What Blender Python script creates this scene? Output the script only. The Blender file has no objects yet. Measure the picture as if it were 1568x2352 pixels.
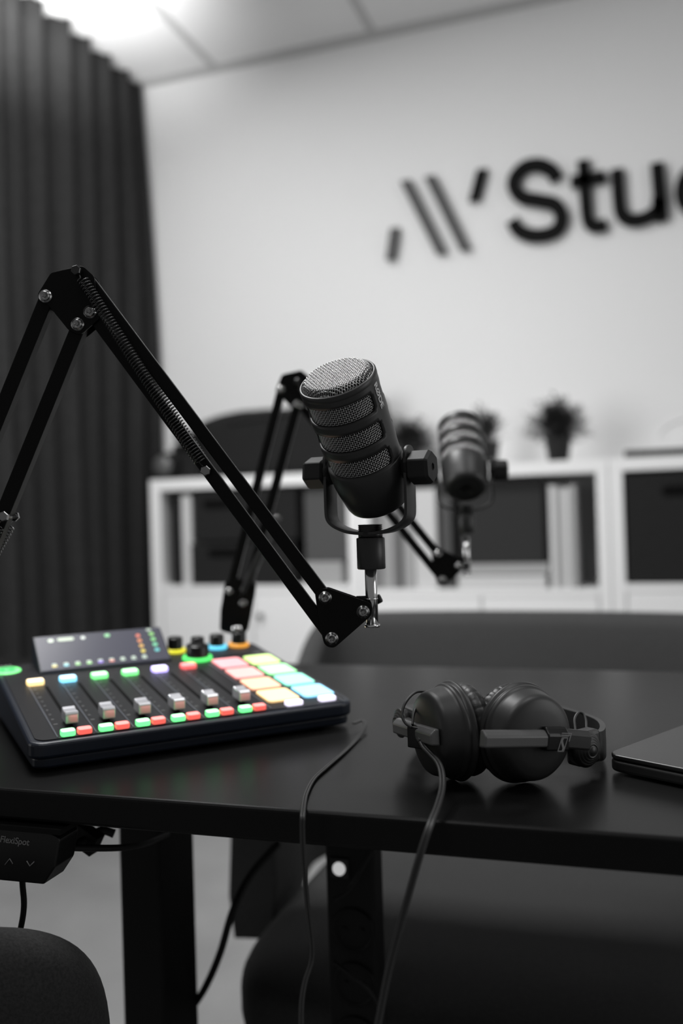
import bpy, bmesh, math, random
from mathutils import Vector, Matrix, geometry, noise
random.seed(7)
SC = bpy.context.scene
COL = SC.collection
PI = math.pi
# ------------------------------------------------------------------ camera
F = 2040.0; TH = math.radians(18.8); H = 0.97; PITCH = math.atan(14 / F); ROLL = math.radians(1.7)
FW = Vector((-math.sin(TH) * math.cos(PITCH), math.cos(TH) * math.cos(PITCH), math.sin(PITCH)))
R0 = Vector((math.cos(TH), math.sin(TH), 0)); U0 = R0.cross(FW)
RR = R0 * math.cos(ROLL) - U0 * math.sin(ROLL); UU = U0 * math.cos(ROLL) + R0 * math.sin(ROLL)
CAM = Vector((0, 0, H))
cd = bpy.data.cameras.new('camera'); co = bpy.data.objects.new('camera', cd); COL.objects.link(co)
m3 = Matrix((RR, UU, -FW)).transposed()
co.matrix_world = Matrix.Translation(CAM) @ m3.to_4x4()
cd.sensor_fit = 'VERTICAL'; cd.sensor_height = 36; cd.sensor_width = 24
cd.lens = F / 2352 * 36
cd.clip_start = 0.02
cd.dof.use_dof = True; cd.dof.focus_distance = 0.688; cd.dof.aperture_fstop = 2.75
SC.camera = co
# ------------------------------------------------------------------ light and exposure
SC.view_settings.view_transform = 'Standard'; SC.view_settings.look = 'None'
SC.view_settings.gamma = 1.0; SC.view_settings.use_curve_mapping = False
SC.view_settings.exposure = 0.0
wd = bpy.data.worlds.new('world'); SC.world = wd; wd.use_nodes = True
wd.node_tree.nodes['Background'].inputs[0].default_value = (1, 1, 1, 1)
wd.node_tree.nodes['Background'].inputs[1].default_value = 0.14
def area(name, loc, target, sx, sy, power):
    l = bpy.data.lights.new(name, 'AREA'); l.shape = 'RECTANGLE'; l.size = sx; l.size_y = sy; l.energy = power
    o = bpy.data.objects.new(name, l); COL.objects.link(o); o.location = loc
    o.rotation_euler = (Vector(target) - Vector(loc)).to_track_quat('-Z', 'Y').to_euler()
    return o
area('ceiling_panel_wall', (-1.05, 1.22, 2.685), (-1.05, 1.22, 0), 0.6, 0.6, 37)
area('ceiling_panel_room', (0.70, 0.75, 2.685), (0.70, 0.75, 0), 0.6, 0.6, 7)
area('ceiling_panel_near', (-0.55, 0.25, 2.685), (-0.55, 0.25, 0), 0.6, 0.6, 7)
area('side_fill_right', (2.1, 1.0, 1.35), (-0.3, 0.9, 1.0), 1.0, 1.3, 9)  # added soft light for the right-hand highlights; no window in that wall
area('window_daylight', (-1.75, 0.55, 1.45), (-0.5, 3.08, 1.30), 1.0, 1.4, 13).data.spread = math.radians(110)
area('curtain_spill_uplight', (-1.48, 1.92, 2.25), (-1.64, 2.27, 2.70), 0.35, 0.35, 7).data.spread = math.radians(75)  # added uplight on the room side, standing in for daylight over the curtain

# ------------------------------------------------------------------ measuring helpers
def ray(px, py): return FW + RR * ((px - 784) / F) - UU * ((py - 1176) / F)
def P(px, py, d): return CAM + ray(px, py) * d
def atz(px, py, z): r = ray(px, py); return CAM + r * ((z - H) / r.z)
def aty(px, py, y): r = ray(px, py); return CAM + r * (y / r.y)
def onplane(px, py, p0, n): r = ray(px, py); return CAM + r * ((p0 - CAM).dot(n) / r.dot(n))

# ------------------------------------------------------------------ materials (procedural)
def mat(name, col, rough=0.6, metal=0.0, spec=0.5, bump=None, noise_amt=0.0, noise_scale=20, emit=None, strength=1.0, sheen=0.0, coat=0.0):
    m = bpy.data.materials.new(name); m.use_nodes = True
    nt = m.node_tree; b = nt.nodes['Principled BSDF']
    c = (col, col, col) if isinstance(col, (int, float)) else col
    b.inputs['Base Color'].default_value = (*c, 1)
    b.inputs['Roughness'].default_value = rough; b.inputs['Metallic'].default_value = metal
    b.inputs['Specular IOR Level'].default_value = spec
    if sheen: b.inputs['Sheen Weight'].default_value = sheen; b.inputs['Sheen Roughness'].default_value = 0.4
    if coat: b.inputs['Coat Weight'].default_value = coat
    if emit:
        b.inputs['Emission Color'].default_value = (*emit, 1); b.inputs['Emission Strength'].default_value = strength
    tc = nt.nodes.new('ShaderNodeTexCoord')
    if noise_amt:
        n = nt.nodes.new('ShaderNodeTexNoise'); n.inputs['Scale'].default_value = noise_scale; n.inputs['Detail'].default_value = 4
        nt.links.new(tc.outputs['Object'], n.inputs['Vector'])
        r = nt.nodes.new('ShaderNodeMapRange'); r.inputs[1].default_value = 0.3; r.inputs[2].default_value = 0.7
        r.inputs[3].default_value = 1 - noise_amt; r.inputs[4].default_value = 1 + noise_amt
        nt.links.new(n.outputs[0], r.inputs[0])
        x = nt.nodes.new('ShaderNodeVectorMath'); x.operation = 'SCALE'; x.inputs[0].default_value = c
        nt.links.new(r.outputs[0], x.inputs['Scale']); nt.links.new(x.outputs[0], b.inputs['Base Color'])
    if bump:
        sc, st, dist = bump
        n = nt.nodes.new('ShaderNodeTexNoise'); n.inputs['Scale'].default_value = sc; n.inputs['Detail'].default_value = 3
        nt.links.new(tc.outputs['Object'], n.inputs['Vector'])
        k = nt.nodes.new('ShaderNodeBump'); k.inputs['Strength'].default_value = st; k.inputs['Distance'].default_value = dist
        nt.links.new(n.outputs[0], k.inputs['Height']); nt.links.new(k.outputs[0], b.inputs['Normal'])
    return m
M = dict(
    wall=mat('wall_paint', 0.80, 0.9, bump=(300, 0.1, 0.001)),
    ceil=mat('ceiling_tile', 0.78, 0.95, bump=(200, 0.3, 0.001)),
    tbar=mat('ceiling_grid', 0.50, 0.6),
    floor=mat('floor_vinyl', 0.27, 0.6, noise_amt=0.12, noise_scale=4),
    base=mat('baseboard_paint', 0.6, 0.5),
    curtain=mat('curtain_cloth', 0.030, 0.95, spec=0.1, noise_amt=0.15, noise_scale=60),
    desk=mat('desk_top', 0.010, 0.30, spec=0.10, bump=(900, 0.12, 0.0003)),
    deskleg=mat('desk_leg', 0.009, 0.55, spec=0.2),
    black=mat('black_metal', 0.003, 0.36, spec=0.16, bump=(2500, 0.05, 0.0001)),
    blackgloss=mat('black_plastic', 0.008, 0.3, spec=0.4),
    blackmatt=mat('black_rubber', 0.010, 0.6, spec=0.3),
    hp=mat('headphone_plastic', 0.020, 0.42, spec=0.5, bump=(3500, 0.12, 0.0001)),
    hplit=mat('headphone_plastic_lit', 0.10, 0.35, spec=0.6),  # same plastic as hp, light caught on the bevel put into the colour
    leather=mat('pleated_leatherette', 0.012, 0.4, spec=0.5, bump=(700, 0.25, 0.0004)),
    cable=mat('cable_rubber', 0.03, 0.45, spec=0.5),
    chrome=mat('chrome', 0.75, 0.16, metal=1),
    steel=mat('steel_bolt', 0.32, 0.25, metal=1),
    dsteel=mat('dark_steel', 0.06, 0.3, metal=0.8),
    wire=mat('grille_wire', 0.50, 0.25, metal=1),
    grback=mat('grille_foam', 0.004, 0.9, spec=0.1),
    micbody=mat('mic_body', 0.022, 0.42, spec=0.5, bump=(3000, 0.06, 0.0001)),
    micring=mat('mic_knob', 0.018, 0.5, spec=0.22, bump=(3000, 0.05, 0.0001)),
    white=mat('white_print', 0.6, 0.5),
    grey_print=mat('grey_print', 0.22, 0.5),
    shelf=mat('white_laminate', 0.82, 0.4, spec=0.4),
    shelfin=mat('white_laminate_inner', 0.74, 0.5, spec=0.3),
    boxdark=mat('dark_fabric_box', 0.016, 0.9, spec=0.2, noise_amt=0.15, noise_scale=80),
    boxgrey=mat('grey_fabric_box', 0.085, 0.9, spec=0.2),
    boxmid=mat('dark_grey_board', 0.03, 0.8, spec=0.2),
    paper=mat('paper_white', 0.6, 0.8), paperg=mat('paper_grey', 0.36, 0.8), paperd=mat('paper_mid_grey', 0.2, 0.8),
    bag=mat('bag_nylon', 0.010, 0.8, spec=0.25, bump=(500, 0.2, 0.001)),
    leaf=mat('leaf', 0.035, 0.6, spec=0.3, noise_amt=0.3), pot=mat('plant_pot', 0.012, 0.6),
    chair=mat('grey_wool', 0.055, 0.95, spec=0.15, noise_amt=0.12, noise_scale=300, bump=(900, 0.3, 0.001), sheen=0.05),
    chairdark=mat('charcoal_wool', 0.030, 0.95, spec=0.15, noise_amt=0.3, noise_scale=500, bump=(1200, 0.5, 0.001), sheen=0.12),
    sign=mat('sign_black', 0.005, 0.7, spec=0.12), signg=mat('sign_grey', 0.075, 0.6, spec=0.3),
    laptop=mat('laptop_aluminium', 0.10, 0.38, metal=0.9),
    mixbody=mat('mixer_shell', (0.006, 0.010, 0.020), 0.38, spec=0.5, bump=(3000, 0.08, 0.0001)),
    mixtop=mat('mixer_panel', (0.013, 0.013, 0.015), 0.42, spec=0.22),
    mixline=mat('mixer_divider', (0.10, 0.11, 0.13), 0.35, spec=0.6),
    mixslot=mat('fader_slot', 0.002, 0.8, spec=0.1),
    cap=mat('fader_cap_grey', (0.72, 0.72, 0.76), 0.18, spec=0.5, metal=0.25, coat=0.3),
)
PALE = {}
def glow(name, rgb, s):
    m = mat(name, tuple(0.25 * c + 0.03 for c in rgb), 0.35, emit=rgb, strength=s * .8)
    PALE[m] = (name, rgb, s); return m
G = dict(
    amber=glow('light_amber', (1.0, 0.72, 0.30), 2.2), blue=glow('light_blue', (0.22, 0.70, 1.0), 2.6),
    green=glow('light_green', (0.20, 1.0, 0.26), 2.2), violet=glow('light_violet', (0.50, 0.42, 1.0), 3.0),
    red=glow('light_red', (1.0, 0.15, 0.15), 1.5), mint=glow('light_mint', (0.17, 1.0, 0.30), 1.8),
    coral=glow('light_coral', (1.0, 0.14, 0.11), 1.25), white=glow('light_white', (0.85, 0.80, 1.0), 1.7),
    yellow=glow('light_yellow', (1.0, 0.92, 0.04), 1.2), cyan=glow('light_cyan', (0.28, 0.85, 1.0), 1.9), orange=glow('light_orange', (1.0, 0.42, 0.05), 1.2),
    ring_green=glow('ring_green', (0.10, 1.0, 0.18), 1.6), ring_cyan=glow('ring_cyan', (0.14, 0.72, 1.0), 1.6),
    p_rose=glow('pad_rose', (1.0, 0.31, 0.33), 1.0), p_rose2=glow('pad_salmon', (1.0, 0.35, 0.32), 1.05), p_orange=glow('pad_orange', (1.0, 0.47, 0.28), 1.1),
    p_amber=glow('pad_amber', (1.0, 0.66, 0.29), 1.2), p_lime=glow('pad_lime', (0.66, 1.0, 0.28), 1.15), p_mint=glow('pad_mint', (0.34, 1.0, 0.38), 1.2),
    p_aqua=glow('pad_aqua', (0.28, 1.0, 0.72), 1.15), p_sky=glow('pad_sky', (0.26, 0.70, 1.0), 1.3),
    led=glow('led_white', (1, 1, 1), 0.55),
)

# ------------------------------------------------------------------ mesh builder
class MB:
    def __init__(s): s.bm = bmesh.new()
    def _tag(s, faces, mi, smooth):
        for f in faces: f.material_index = mi; f.smooth = smooth
    def box(s, c, size, rot=None, mi=0):
        r = bmesh.ops.create_cube(s.bm, size=1)
        mtx = Matrix.Translation(Vector(c)) @ (rot.to_4x4() if rot else Matrix.Identity(4)) @ Matrix.Diagonal((*size, 1))
        bmesh.ops.transform(s.bm, matrix=mtx, verts=r['verts'])
        fs = {f for v in r['verts'] for f in v.link_faces}; s._tag(fs, mi, False)
        return r['verts']
    def cyl(s, p0, p1, r0, r1=None, seg=24, mi=0, smooth=True):
        p0, p1 = Vector(p0), Vector(p1); r1 = r0 if r1 is None else r1
        q = (p1 - p0).to_track_quat('Z', 'Y').to_matrix().to_4x4()
        r = bmesh.ops.create_cone(s.bm, cap_ends=True, cap_tris=False, segments=seg, radius1=r0, radius2=r1, depth=(p1 - p0).length)
        bmesh.ops.transform(s.bm, matrix=Matrix.Translation((p0 + p1) / 2) @ q, verts=r['verts'])
        fs = {f for v in r['verts'] for f in v.link_faces}
        for f in fs: f.material_index = mi; f.smooth = smooth and len(f.verts) == 4
    def prism(s, pts, mtx, z0, z1, mi=0, tops=None):
        """polygon (x,y) extruded from z0 to z1, then placed by mtx; tops overrides z1 per vertex"""
        a = [s.bm.verts.new(mtx @ Vector((x, y, z0))) for x, y in pts]
        b = [s.bm.verts.new(mtx @ Vector((x, y, tops[i] if tops else z1))) for i, (x, y) in enumerate(pts)]
        n = len(pts); fs = [s.bm.faces.new(a[::-1]), s.bm.faces.new(b)]
        for i in range(n): fs.append(s.bm.faces.new((a[i], a[(i + 1) % n], b[(i + 1) % n], b[i])))
        s._tag(fs, mi, False); return fs
    def lathe(s, prof, mtx=Matrix.Identity(4), seg=48, mi=0, smooth=True, mod=None):
        rings = []
        for r, z in prof:
            if r < 1e-6: rings.append([s.bm.verts.new(mtx @ Vector((0, 0, z)))])
            else:
                ring = []
                for i in range(seg):
                    a = 2 * PI * i / seg; rr = r * (mod(a, z) if mod else 1)
                    ring.append(s.bm.verts.new(mtx @ Vector((rr * math.cos(a), rr * math.sin(a), z))))
                rings.append(ring)
        for A, B in zip(rings, rings[1:]):
            for i in range(seg):
                j = (i + 1) % seg
                if len(A) == 1 and len(B) == 1: continue
                if len(A) == 1: f = s.bm.faces.new((A[0], B[j], B[i]))
                elif len(B) == 1: f = s.bm.faces.new((A[i], A[j], B[0]))
                else: f = s.bm.faces.new((A[i], A[j], B[j], B[i]))
                f.material_index = mi; f.smooth = smooth
    def tube(s, pts, r, seg=8, mi=0, closed=False, cap=True):
        pts = [Vector(p) for p in pts]; n = len(pts)
        if n < 2: return
        T = [(pts[min(i + 1, n - 1)] - pts[max(i - 1, 0)]).normalized() for i in range(n)]
        up = Vector((0, 0, 1)) if abs(T[0].z) < 0.9 else Vector((1, 0, 0))
        N = (up - T[0] * up.dot(T[0])).normalized(); rings = []
        for i in range(n):
            N = (N - T[i] * N.dot(T[i])).normalized(); B = T[i].cross(N)
            ri = r[i] if isinstance(r, (list, tuple)) else r
            rings.append([s.bm.verts.new(pts[i] + (N * math.cos(2 * PI * k / seg) + B * math.sin(2 * PI * k / seg)) * ri) for k in range(seg)])
        for A, B in zip(rings, rings[1:]):
            for k in range(seg):
                f = s.bm.faces.new((A[k], A[(k + 1) % seg], B[(k + 1) % seg], B[k])); f.smooth = True; f.material_index = mi
        if cap:
            for q in (rings[0][::-1], rings[-1]): f = s.bm.faces.new(q); f.material_index = mi
    def grid(s, fn, nu, nv, mi=0, smooth=True, wrap_u=False):
        V = [[s.bm.verts.new(fn(i / (nu if wrap_u else nu - 1), j / (nv - 1))) for j in range(nv)] for i in range(nu)]
        for i in range(nu if wrap_u else nu - 1):
            for j in range(nv - 1):
                a = V[i][j]; b = V[(i + 1) % nu][j]; c = V[(i + 1) % nu][j + 1]; d = V[i][j + 1]
                f = s.bm.faces.new((a, b, c, d)); f.material_index = mi; f.smooth = smooth
        return V
    def build(s, name, mats, parent=None, bevel=0, seg=2, world=True, solid=0, angle=40):
        """link as ONE mesh object. world=True: vertices are in world space and get moved into the parent's root frame"""
        me = bpy.data.meshes.new(name)
        bmesh.ops.recalc_face_normals(s.bm, faces=s.bm.faces)
        if world and parent is not None:
            root = parent
            while root.parent: root = root.parent
            bmesh.ops.transform(s.bm, matrix=root.matrix_basis.inverted(), verts=s.bm.verts)
        loc = None
        if world and parent is None:
            vs = s.bm.verts; xs = [v.co.x for v in vs]; ys = [v.co.y for v in vs]; zs = [v.co.z for v in vs]
            loc = Vector(((min(xs) + max(xs)) / 2, (min(ys) + max(ys)) / 2, min(zs)))
            bmesh.ops.translate(s.bm, vec=-loc, verts=s.bm.verts)
        s.bm.to_mesh(me); s.bm.free()
        for m in (mats if isinstance(mats, (list, tuple)) else [mats]): me.materials.append(m)
        o = bpy.data.objects.new(name, me); COL.objects.link(o)
        if loc is not None: o.location = loc
        if parent is not None: o.parent = parent
        if solid:
            k = o.modifiers.new('solid', 'SOLIDIFY'); k.thickness = solid; k.offset = -1
        if bevel:
            k = o.modifiers.new('bevel', 'BEVEL'); k.width = bevel; k.segments = seg; k.limit_method = 'ANGLE'; k.angle_limit = math.radians(angle); k.harden_normals = False
        return o
def tag(o, label=None, cat=None, group=None, kind=None):
    if label: o['label'] = label
    if cat: o['category'] = cat
    if group: o['group'] = group
    if kind: o['kind'] = kind
    return o
def thing(name, mtx, label, cat, group=None):
    o = bpy.data.objects.new(name, None); COL.objects.link(o); o.empty_display_size = 0.05
    if not isinstance(mtx, Matrix): mtx = Matrix.Translation(Vector(mtx))
    o.matrix_basis = mtx
    return tag(o, label, cat, group)
def copy_tree(o, parent=None):
    c = o.copy(); COL.objects.link(c); c.parent = parent
    for ch in list(o.children): copy_tree(ch, c)
    return c
def basis(x, y, z, o): return Matrix.Translation(Vector(o)) @ Matrix((x, y, z)).transposed().to_4x4()
def spline(pts, n=12):
    pts = [Vector(p) for p in pts]; q = [pts[0] * 2 - pts[1]] + pts + [pts[-1] * 2 - pts[-2]]; out = []
    for i in range(1, len(q) - 2):
        a, b, c, d = q[i - 1:i + 3]
        for k in range(n):
            t = k / n
            out.append(0.5 * ((2 * b) + (c - a) * t + (2 * a - 5 * b + 4 * c - d) * t * t + (3 * b - a - 3 * c + d) * t ** 3))
    return out + [pts[-1]]
def rrect(w, h, r, n=6, cx=0, cy=0):
    out = []
    for sx, sy, a0 in ((1, 1, 0), (-1, 1, 90), (-1, -1, 180), (1, -1, 270)):
        for k in range(n + 1):
            a = math.radians(a0 + 90 * k / n)
            out.append((cx + sx * (w / 2 - r) + r * math.cos(a), cy + sy * (h / 2 - r) + r * math.sin(a)))
    return out
def rpoly(pts, r, n=5):
    """round the corners of a polygon with radius r (or one radius per corner)"""
    out = []; m = len(pts)
    for i in range(m):
        p = Vector(pts[i]); a = Vector(pts[i - 1]) - p; b = Vector(pts[(i + 1) % m]) - p
        ri = r[i] if isinstance(r, (list, tuple)) else r
        la, lb = a.length, b.length; a.normalize(); b.normalize()
        ang = math.acos(max(-1, min(1, a.dot(b)))); d = min(ri / math.tan(ang / 2), la * .48, lb * .48); rr = d * math.tan(ang / 2)
        c = p + (a + b).normalized() * (rr / math.sin(ang / 2)); s0 = p + a * d - c; s1 = p + b * d - c
        a0 = math.atan2(s0.y, s0.x); a1 = math.atan2(s1.y, s1.x); da = (a1 - a0 + PI) % (2 * PI) - PI
        for k in range(n + 1): t = a0 + da * k / n; out.append((c.x + rr * math.cos(t), c.y + rr * math.sin(t)))
    return out
def text(name, body, size, mtx, material, parent, extrude=0.0002, offset=0.0, shear=0.0, world=False):
    cu = bpy.data.curves.new(name, 'FONT'); cu.body = body; cu.size = size; cu.extrude = extrude; cu.offset = offset; cu.shear = shear
    cu.align_x = 'CENTER'; cu.align_y = 'CENTER'; cu.resolution_u = 6
    t = bpy.data.objects.new('tmp', cu); COL.objects.link(t)
    dg = bpy.context.evaluated_depsgraph_get()
    me = bpy.data.meshes.new_from_object(t.evaluated_get(dg)); COL.objects.unlink(t); bpy.data.objects.remove(t)
    me.transform(mtx); me.materials.clear(); me.materials.append(material); me.name = name
    o = bpy.data.objects.new(name, me); COL.objects.link(o); o.parent = parent
    return o
def tube_obj(name, pts, r, material, parent=None, seg=8, n=12):
    b = MB(); b.tube(spline(pts, n), r, seg); return b.build(name, material, parent)

# ================================================================== SETTING
WY = 3.08; CZ = 2.70
def struct(name, b, m, **k): return tag(b.build(name, m, **k), kind='structure')
b = MB(); b.box((0.25, 1.2, -0.05), (5.0, 4.2, 0.1)); struct('floor', b, M['floor'])
b = MB(); b.box((0.25, WY + 0.05, CZ / 2), (5.0, 0.1, CZ + 0.1)); struct('wall_back', b, M['wall'])
b = MB(); b.box((-2.05, 2.24, CZ / 2), (0.1, 1.68, CZ)); struct('wall_left', b, M['wall'])
b = MB(); b.box((2.80, 1.2, CZ / 2), (0.1, 4.2, CZ)); struct('wall_right', b, M['wall'])
b = MB(); b.box((0.25, 1.2, CZ + 0.05), (5.0, 4.2, 0.1)); struct('ceiling', b, M['ceil'])
b = MB()
for i in range(-1, 7):                                     # grid bars running towards the wall
    x = -2.12 + 0.6275 * i
    if -2.2 < x < 2.7: b.box((x, 1.2, CZ - 0.0015), (0.026, 3.9, 0.009))
for y in (3.055, 2.46, 1.84, 1.22, 0.6): b.box((0.25, y, CZ - 0.002), (4.9, 0.05 if y > 3 else 0.026, 0.010))
struct('trim_1', b, M['tbar'])
b = MB(); b.box((0.25, WY - 0.008, 0.04), (4.9, 0.016, 0.08)); struct('baseboard_back', b, M['base'])

# ================================================================== CURTAIN
b = MB(); random.seed(3)
ph = [random.uniform(-.5, .5) for _ in range(40)]
def curt(u, v):
    y = 3.055 - 2.2 * u; z = 2.685 - 2.665 * v
    k = u * 2.2 / 0.118; i = int(k)
    w = math.sin(2 * PI * k + ph[i % 40] * 0.5)
    amp = 0.046 + 0.012 * ph[(i * 7 + 3) % 40]
    flare = 0.045 * min(1, v * 2.2) * math.exp(-u * 6)
    x = -1.845 + amp * (w + 0.25 * math.sin(4 * PI * k + 1)) + flare + 0.01 * math.sin(5 * v + 9 * u)
    return Vector((x, y + 0.008 * math.sin(3 * v + k), z + 0.006 * math.sin(2 * PI * k * 2)))
b.grid(curt, 420, 24)
c = b.build('curtain', M['curtain'], solid=0.004); tag(c, 'tall dark grey pleated curtain hanging from the ceiling along the left wall', 'curtain')
rl = MB(); rl.box((-1.85, 1.95, 2.692), (0.03, 2.2, 0.014)); rl.build('curtain_rail', M['tbar'], c)

# ================================================================== WALL SIGN
def wpt(px, py): p = aty(px, py, WY); return (p.x, p.z)
def stroke(name, pts, w, label, m, n=14, cat='sign'):
    """letter stroke(s): each a list of (x,z) centre points on the wall, standing 22 mm off it"""
    bm = MB()
    for s in pts:
        q = [Vector((x, z)) for x, z in s]
        if len(q) > 2: q = [Vector(v[:2]) for v in spline([(a.x, a.y, 0) for a in q], n)]
        L = []; Rr = []
        for i in range(len(q)):
            t = (q[min(i + 1, len(q) - 1)] - q[max(i - 1, 0)]).normalized(); nn = Vector((-t.y, t.x))
            L.append(q[i] + nn * w / 2); Rr.append(q[i] - nn * w / 2)
        y0, y1 = WY - 0.030, WY - 0.012
        va = [[bm.bm.verts.new((p.x, y, p.y)) for p in row] for y in (y0, y1) for row in (L, Rr)]
        k = len(q)
        for i in range(k - 1):
            for A, B in ((va[0], va[1]), (va[2], va[3]), (va[0], va[2]), (va[1], va[3])):
                bm.bm.faces.new((A[i], A[i + 1], B[i + 1], B[i]))
        for e in (0, -1): bm.bm.faces.new((va[0][e], va[1][e], va[3][e], va[2][e]))
        for pz in (q[max(1, k // 5)], q[-max(2, k // 5 + 1)]): bm.cyl((pz.x, y1 - .001, pz.y), (pz.x, WY + .002, pz.y), 0.004, seg=8)
    o = bm.build(name, m); tag(o, label, cat, 'letters and strokes of the wall sign'); return o
def bar(name, a, c, w, label, m):
    (x0, z0), (x1, z1) = wpt(*a), wpt(*c)
    # slanted strokes have level ends
    bm = MB(); hw = w / 2
    pts = [(x0 - hw, z0), (x0 + hw, z0), (x1 + hw, z1), (x1 - hw, z1)]
    mt = Matrix(((1, 0, 0, 0), (0, 0, 1, 0), (0, 1, 0, 0), (0, 0, 0, 1)))
    bm.prism(pts, mt, WY - 0.030, WY - 0.012)
    for t in (.2, .8): bm.cyl((x0 + (x1 - x0) * t, WY - .013, z0 + (z1 - z0) * t), (x0 + (x1 - x0) * t, WY + .002, z0 + (z1 - z0) * t), 0.004, seg=8)
    o = bm.build(name, m, bevel=0.002); tag(o, label, 'sign', 'letters and strokes of the wall sign'); return o
bar('sign_stroke', (911, 528), (901, 600), 0.036, 'short dark grey slanted stroke at the lower left end of the wall logo', M['signg'])
bar('sign_stroke', (935, 420), (1018, 586), 0.040, 'left of the two long dark grey parallel diagonals in the wall logo', M['signg'])
bar('sign_stroke', (990, 410), (1072, 578), 0.040, 'right of the two long dark grey parallel diagonals in the wall logo', M['signg'])
bar('sign_stroke', (1110, 394), (1091, 467), 0.038, 'short black slanted stroke like an apostrophe just left of the letter S', M['sign'])
SL = lambda l: [wpt(*p) for p in l]
stroke('sign_letter', [SL([(1280, 418), (1268, 398), (1240, 385), (1207, 390), (1184, 415), (1184, 440), (1204, 459), (1240, 466), (1275, 475), (1290, 500), (1284, 528), (1258, 543), (1222, 545), (1192, 533), (1178, 511)])], 0.045, 'black letter S of the wall sign, the largest letter', M['sign'])
stroke('sign_letter', [SL([(1340, 374), (1344, 440), (1349, 500), (1357, 520), (1374, 525), (1394, 520)]), SL([(1312, 424), (1390, 411)])], 0.040, 'black lower case letter t of the wall sign, after the S', M['sign'], n=10)
stroke('sign_letter', [SL([(1417, 394), (1421, 460), (1427, 495), (1447, 510), (1478, 507), (1507, 488), (1512, 460)]), SL([(1508, 380), (1519, 512)])], 0.041, 'black lower case letter u of the wall sign, between the t and the cut-off d', M['sign'], n=10)
dc = aty(1610, 440, WY); R_ = 0.071
stroke('sign_letter', [[(dc.x + R_ * .85 * math.cos(a), dc.z + R_ * math.sin(a)) for a in [2 * PI * k / 16 for k in range(17)]], [(dc.x + .062, dc.z + .19), (dc.x + .062, dc.z - .075)]], 0.041, 'black letter d of the wall sign, cut off by the right edge', M['sign'], n=5)

# ================================================================== CABINETS along the back wall
SY = 2.69; ZT = 1.12; ZF = 0.756
def cabinet(x0, x1, label, zf=ZF):
    t = thing('shelf_cabinet', ((x0 + x1) / 2, SY + 0.195, 0), label, 'cabinet', 'white cabinets with an open top row')
    f = MB(); D = 0.38; yc = SY + D / 2
    f.box(((x0 + x1) / 2, yc, ZT - 0.019), (x1 - x0, D, 0.038))
    f.box((x0 + 0.019, yc, (ZT - .038) / 2), (0.038, D, ZT - .038)); f.box((x1 - 0.017, yc, (ZT - .038) / 2), (0.034, D, ZT - .038))
    f.box(((x0 + x1) / 2, yc, zf - 0.011), (x1 - x0 - 0.07, D, 0.022)); f.box(((x0 + x1) / 2, yc, 0.06), (x1 - x0 - 0.07, D, 0.03))
    f.box(((x0 + x1) / 2, SY + D - 0.004, 0.58), (x1 - x0 - 0.07, 0.008, 1.0))
    f.build('frame', M['shelf'], t, bevel=0.0015)
    w = (x1 - x0 - 0.074) / 2
    for k in range(2):
        cx = x0 + 0.038 + w * (k + .5) + 0.001
        d = MB(); d.box((cx, SY + 0.010, (zf - 0.022 + 0.085) / 2), (w - 0.004, 0.018, zf - 0.022 - 0.085 - .004)); do = d.build('door', M['shelf'], t, bevel=0.0015)
        h = MB(); hx = cx + (w / 2 - 0.03) * (1 if k == 0 else -1); h.cyl((hx, SY + .002, zf - .10), (hx, SY - .018, zf - .10), 0.007, 0.010, 16); h.build('knob', M['steel'], do)
    return t
cabinet(-1.612, -0.862, 'white cabinet at the left, beside the curtain, holding two dark drawers in its open row')
cabinet(-0.860, -0.096, 'white middle cabinet behind the microphones, holding folders and paper in its open row', 0.742)
cabinet(-0.094, 0.640, 'white cabinet at the right edge, holding a dark box with a slot handle')
def sx(px, y=SY): return aty(px, 1176, y).x
def blk(name, x0, x1, y0, y1, z0, z1, m, label, cat, group=None, bev=0.003):
    o = MB(); o.box(((x0 + x1) / 2, (y0 + y1) / 2, (z0 + z1) / 2), (x1 - x0, y1 - y0, z1 - z0)); return tag(o.build(name, m, bevel=bev), label, cat, group)
def slotbox(x0, x1, z0, z1, hx, hz, hw, hh, label, group=None, y0=SY + .012):
    t = thing('storage_box', ((x0 + x1) / 2, y0 + .15, z0), label, 'box', group)
    o = MB(); o.box(((x0 + x1) / 2, y0 + .155, (z0 + z1) / 2), (x1 - x0, 0.31, z1 - z0)); o.build('body', M['boxdark'], t, bevel=0.004)
    s = MB(); mt = Matrix(((1, 0, 0, hx), (0, 0, 1, y0), (0, 1, 0, hz), (0, 0, 0, 1))); s.prism(rrect(hw, hh, hh * .45), mt, -0.003, 0.001); s.build('handle_slot', M['mixslot'], t)
slotbox(-1.455, -1.075, 0.905, 1.078, -1.355, 1.03, 0.12, 0.03, 'dark drawer with slot handle, upper of the two in the left cabinet', 'dark drawers in the left cabinet')
slotbox(-1.468, -1.088, 0.758, 0.898, -1.340, 0.865, 0.12, 0.03, 'dark drawer with slot handle, lower of the two in the left cabinet', 'dark drawers in the left cabinet')
blk('binder', -1.555, -1.508, SY + .03, SY + .30, ZF + .001, 1.06, M['boxdark'], 'dark block filling the shaded gap at the far left inside the left cabinet', 'binder')  # dark block put in for the shade of an empty gap, not a binder
blk('binder', -1.503, -1.466, SY + .02, SY + .30, ZF + .001, 1.065, M['paper'], 'white binder standing between the dark gap filler and the dark drawers', 'binder')
blk('storage_box', -1.055, -0.905, SY + .03, SY + .33, 0.832, 1.07, M['boxgrey'], 'mid grey fabric box resting on a pale stack, right half of the left cabinet', 'box')
blk('paper_stack', -1.055, -0.925, SY + .02, SY + .30, ZF + .001, 0.83, M['paperg'], 'pale stack of paper under the mid grey box in the left cabinet', 'paper')
Z2 = 0.743; bx = -0.820
i = 0
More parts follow.
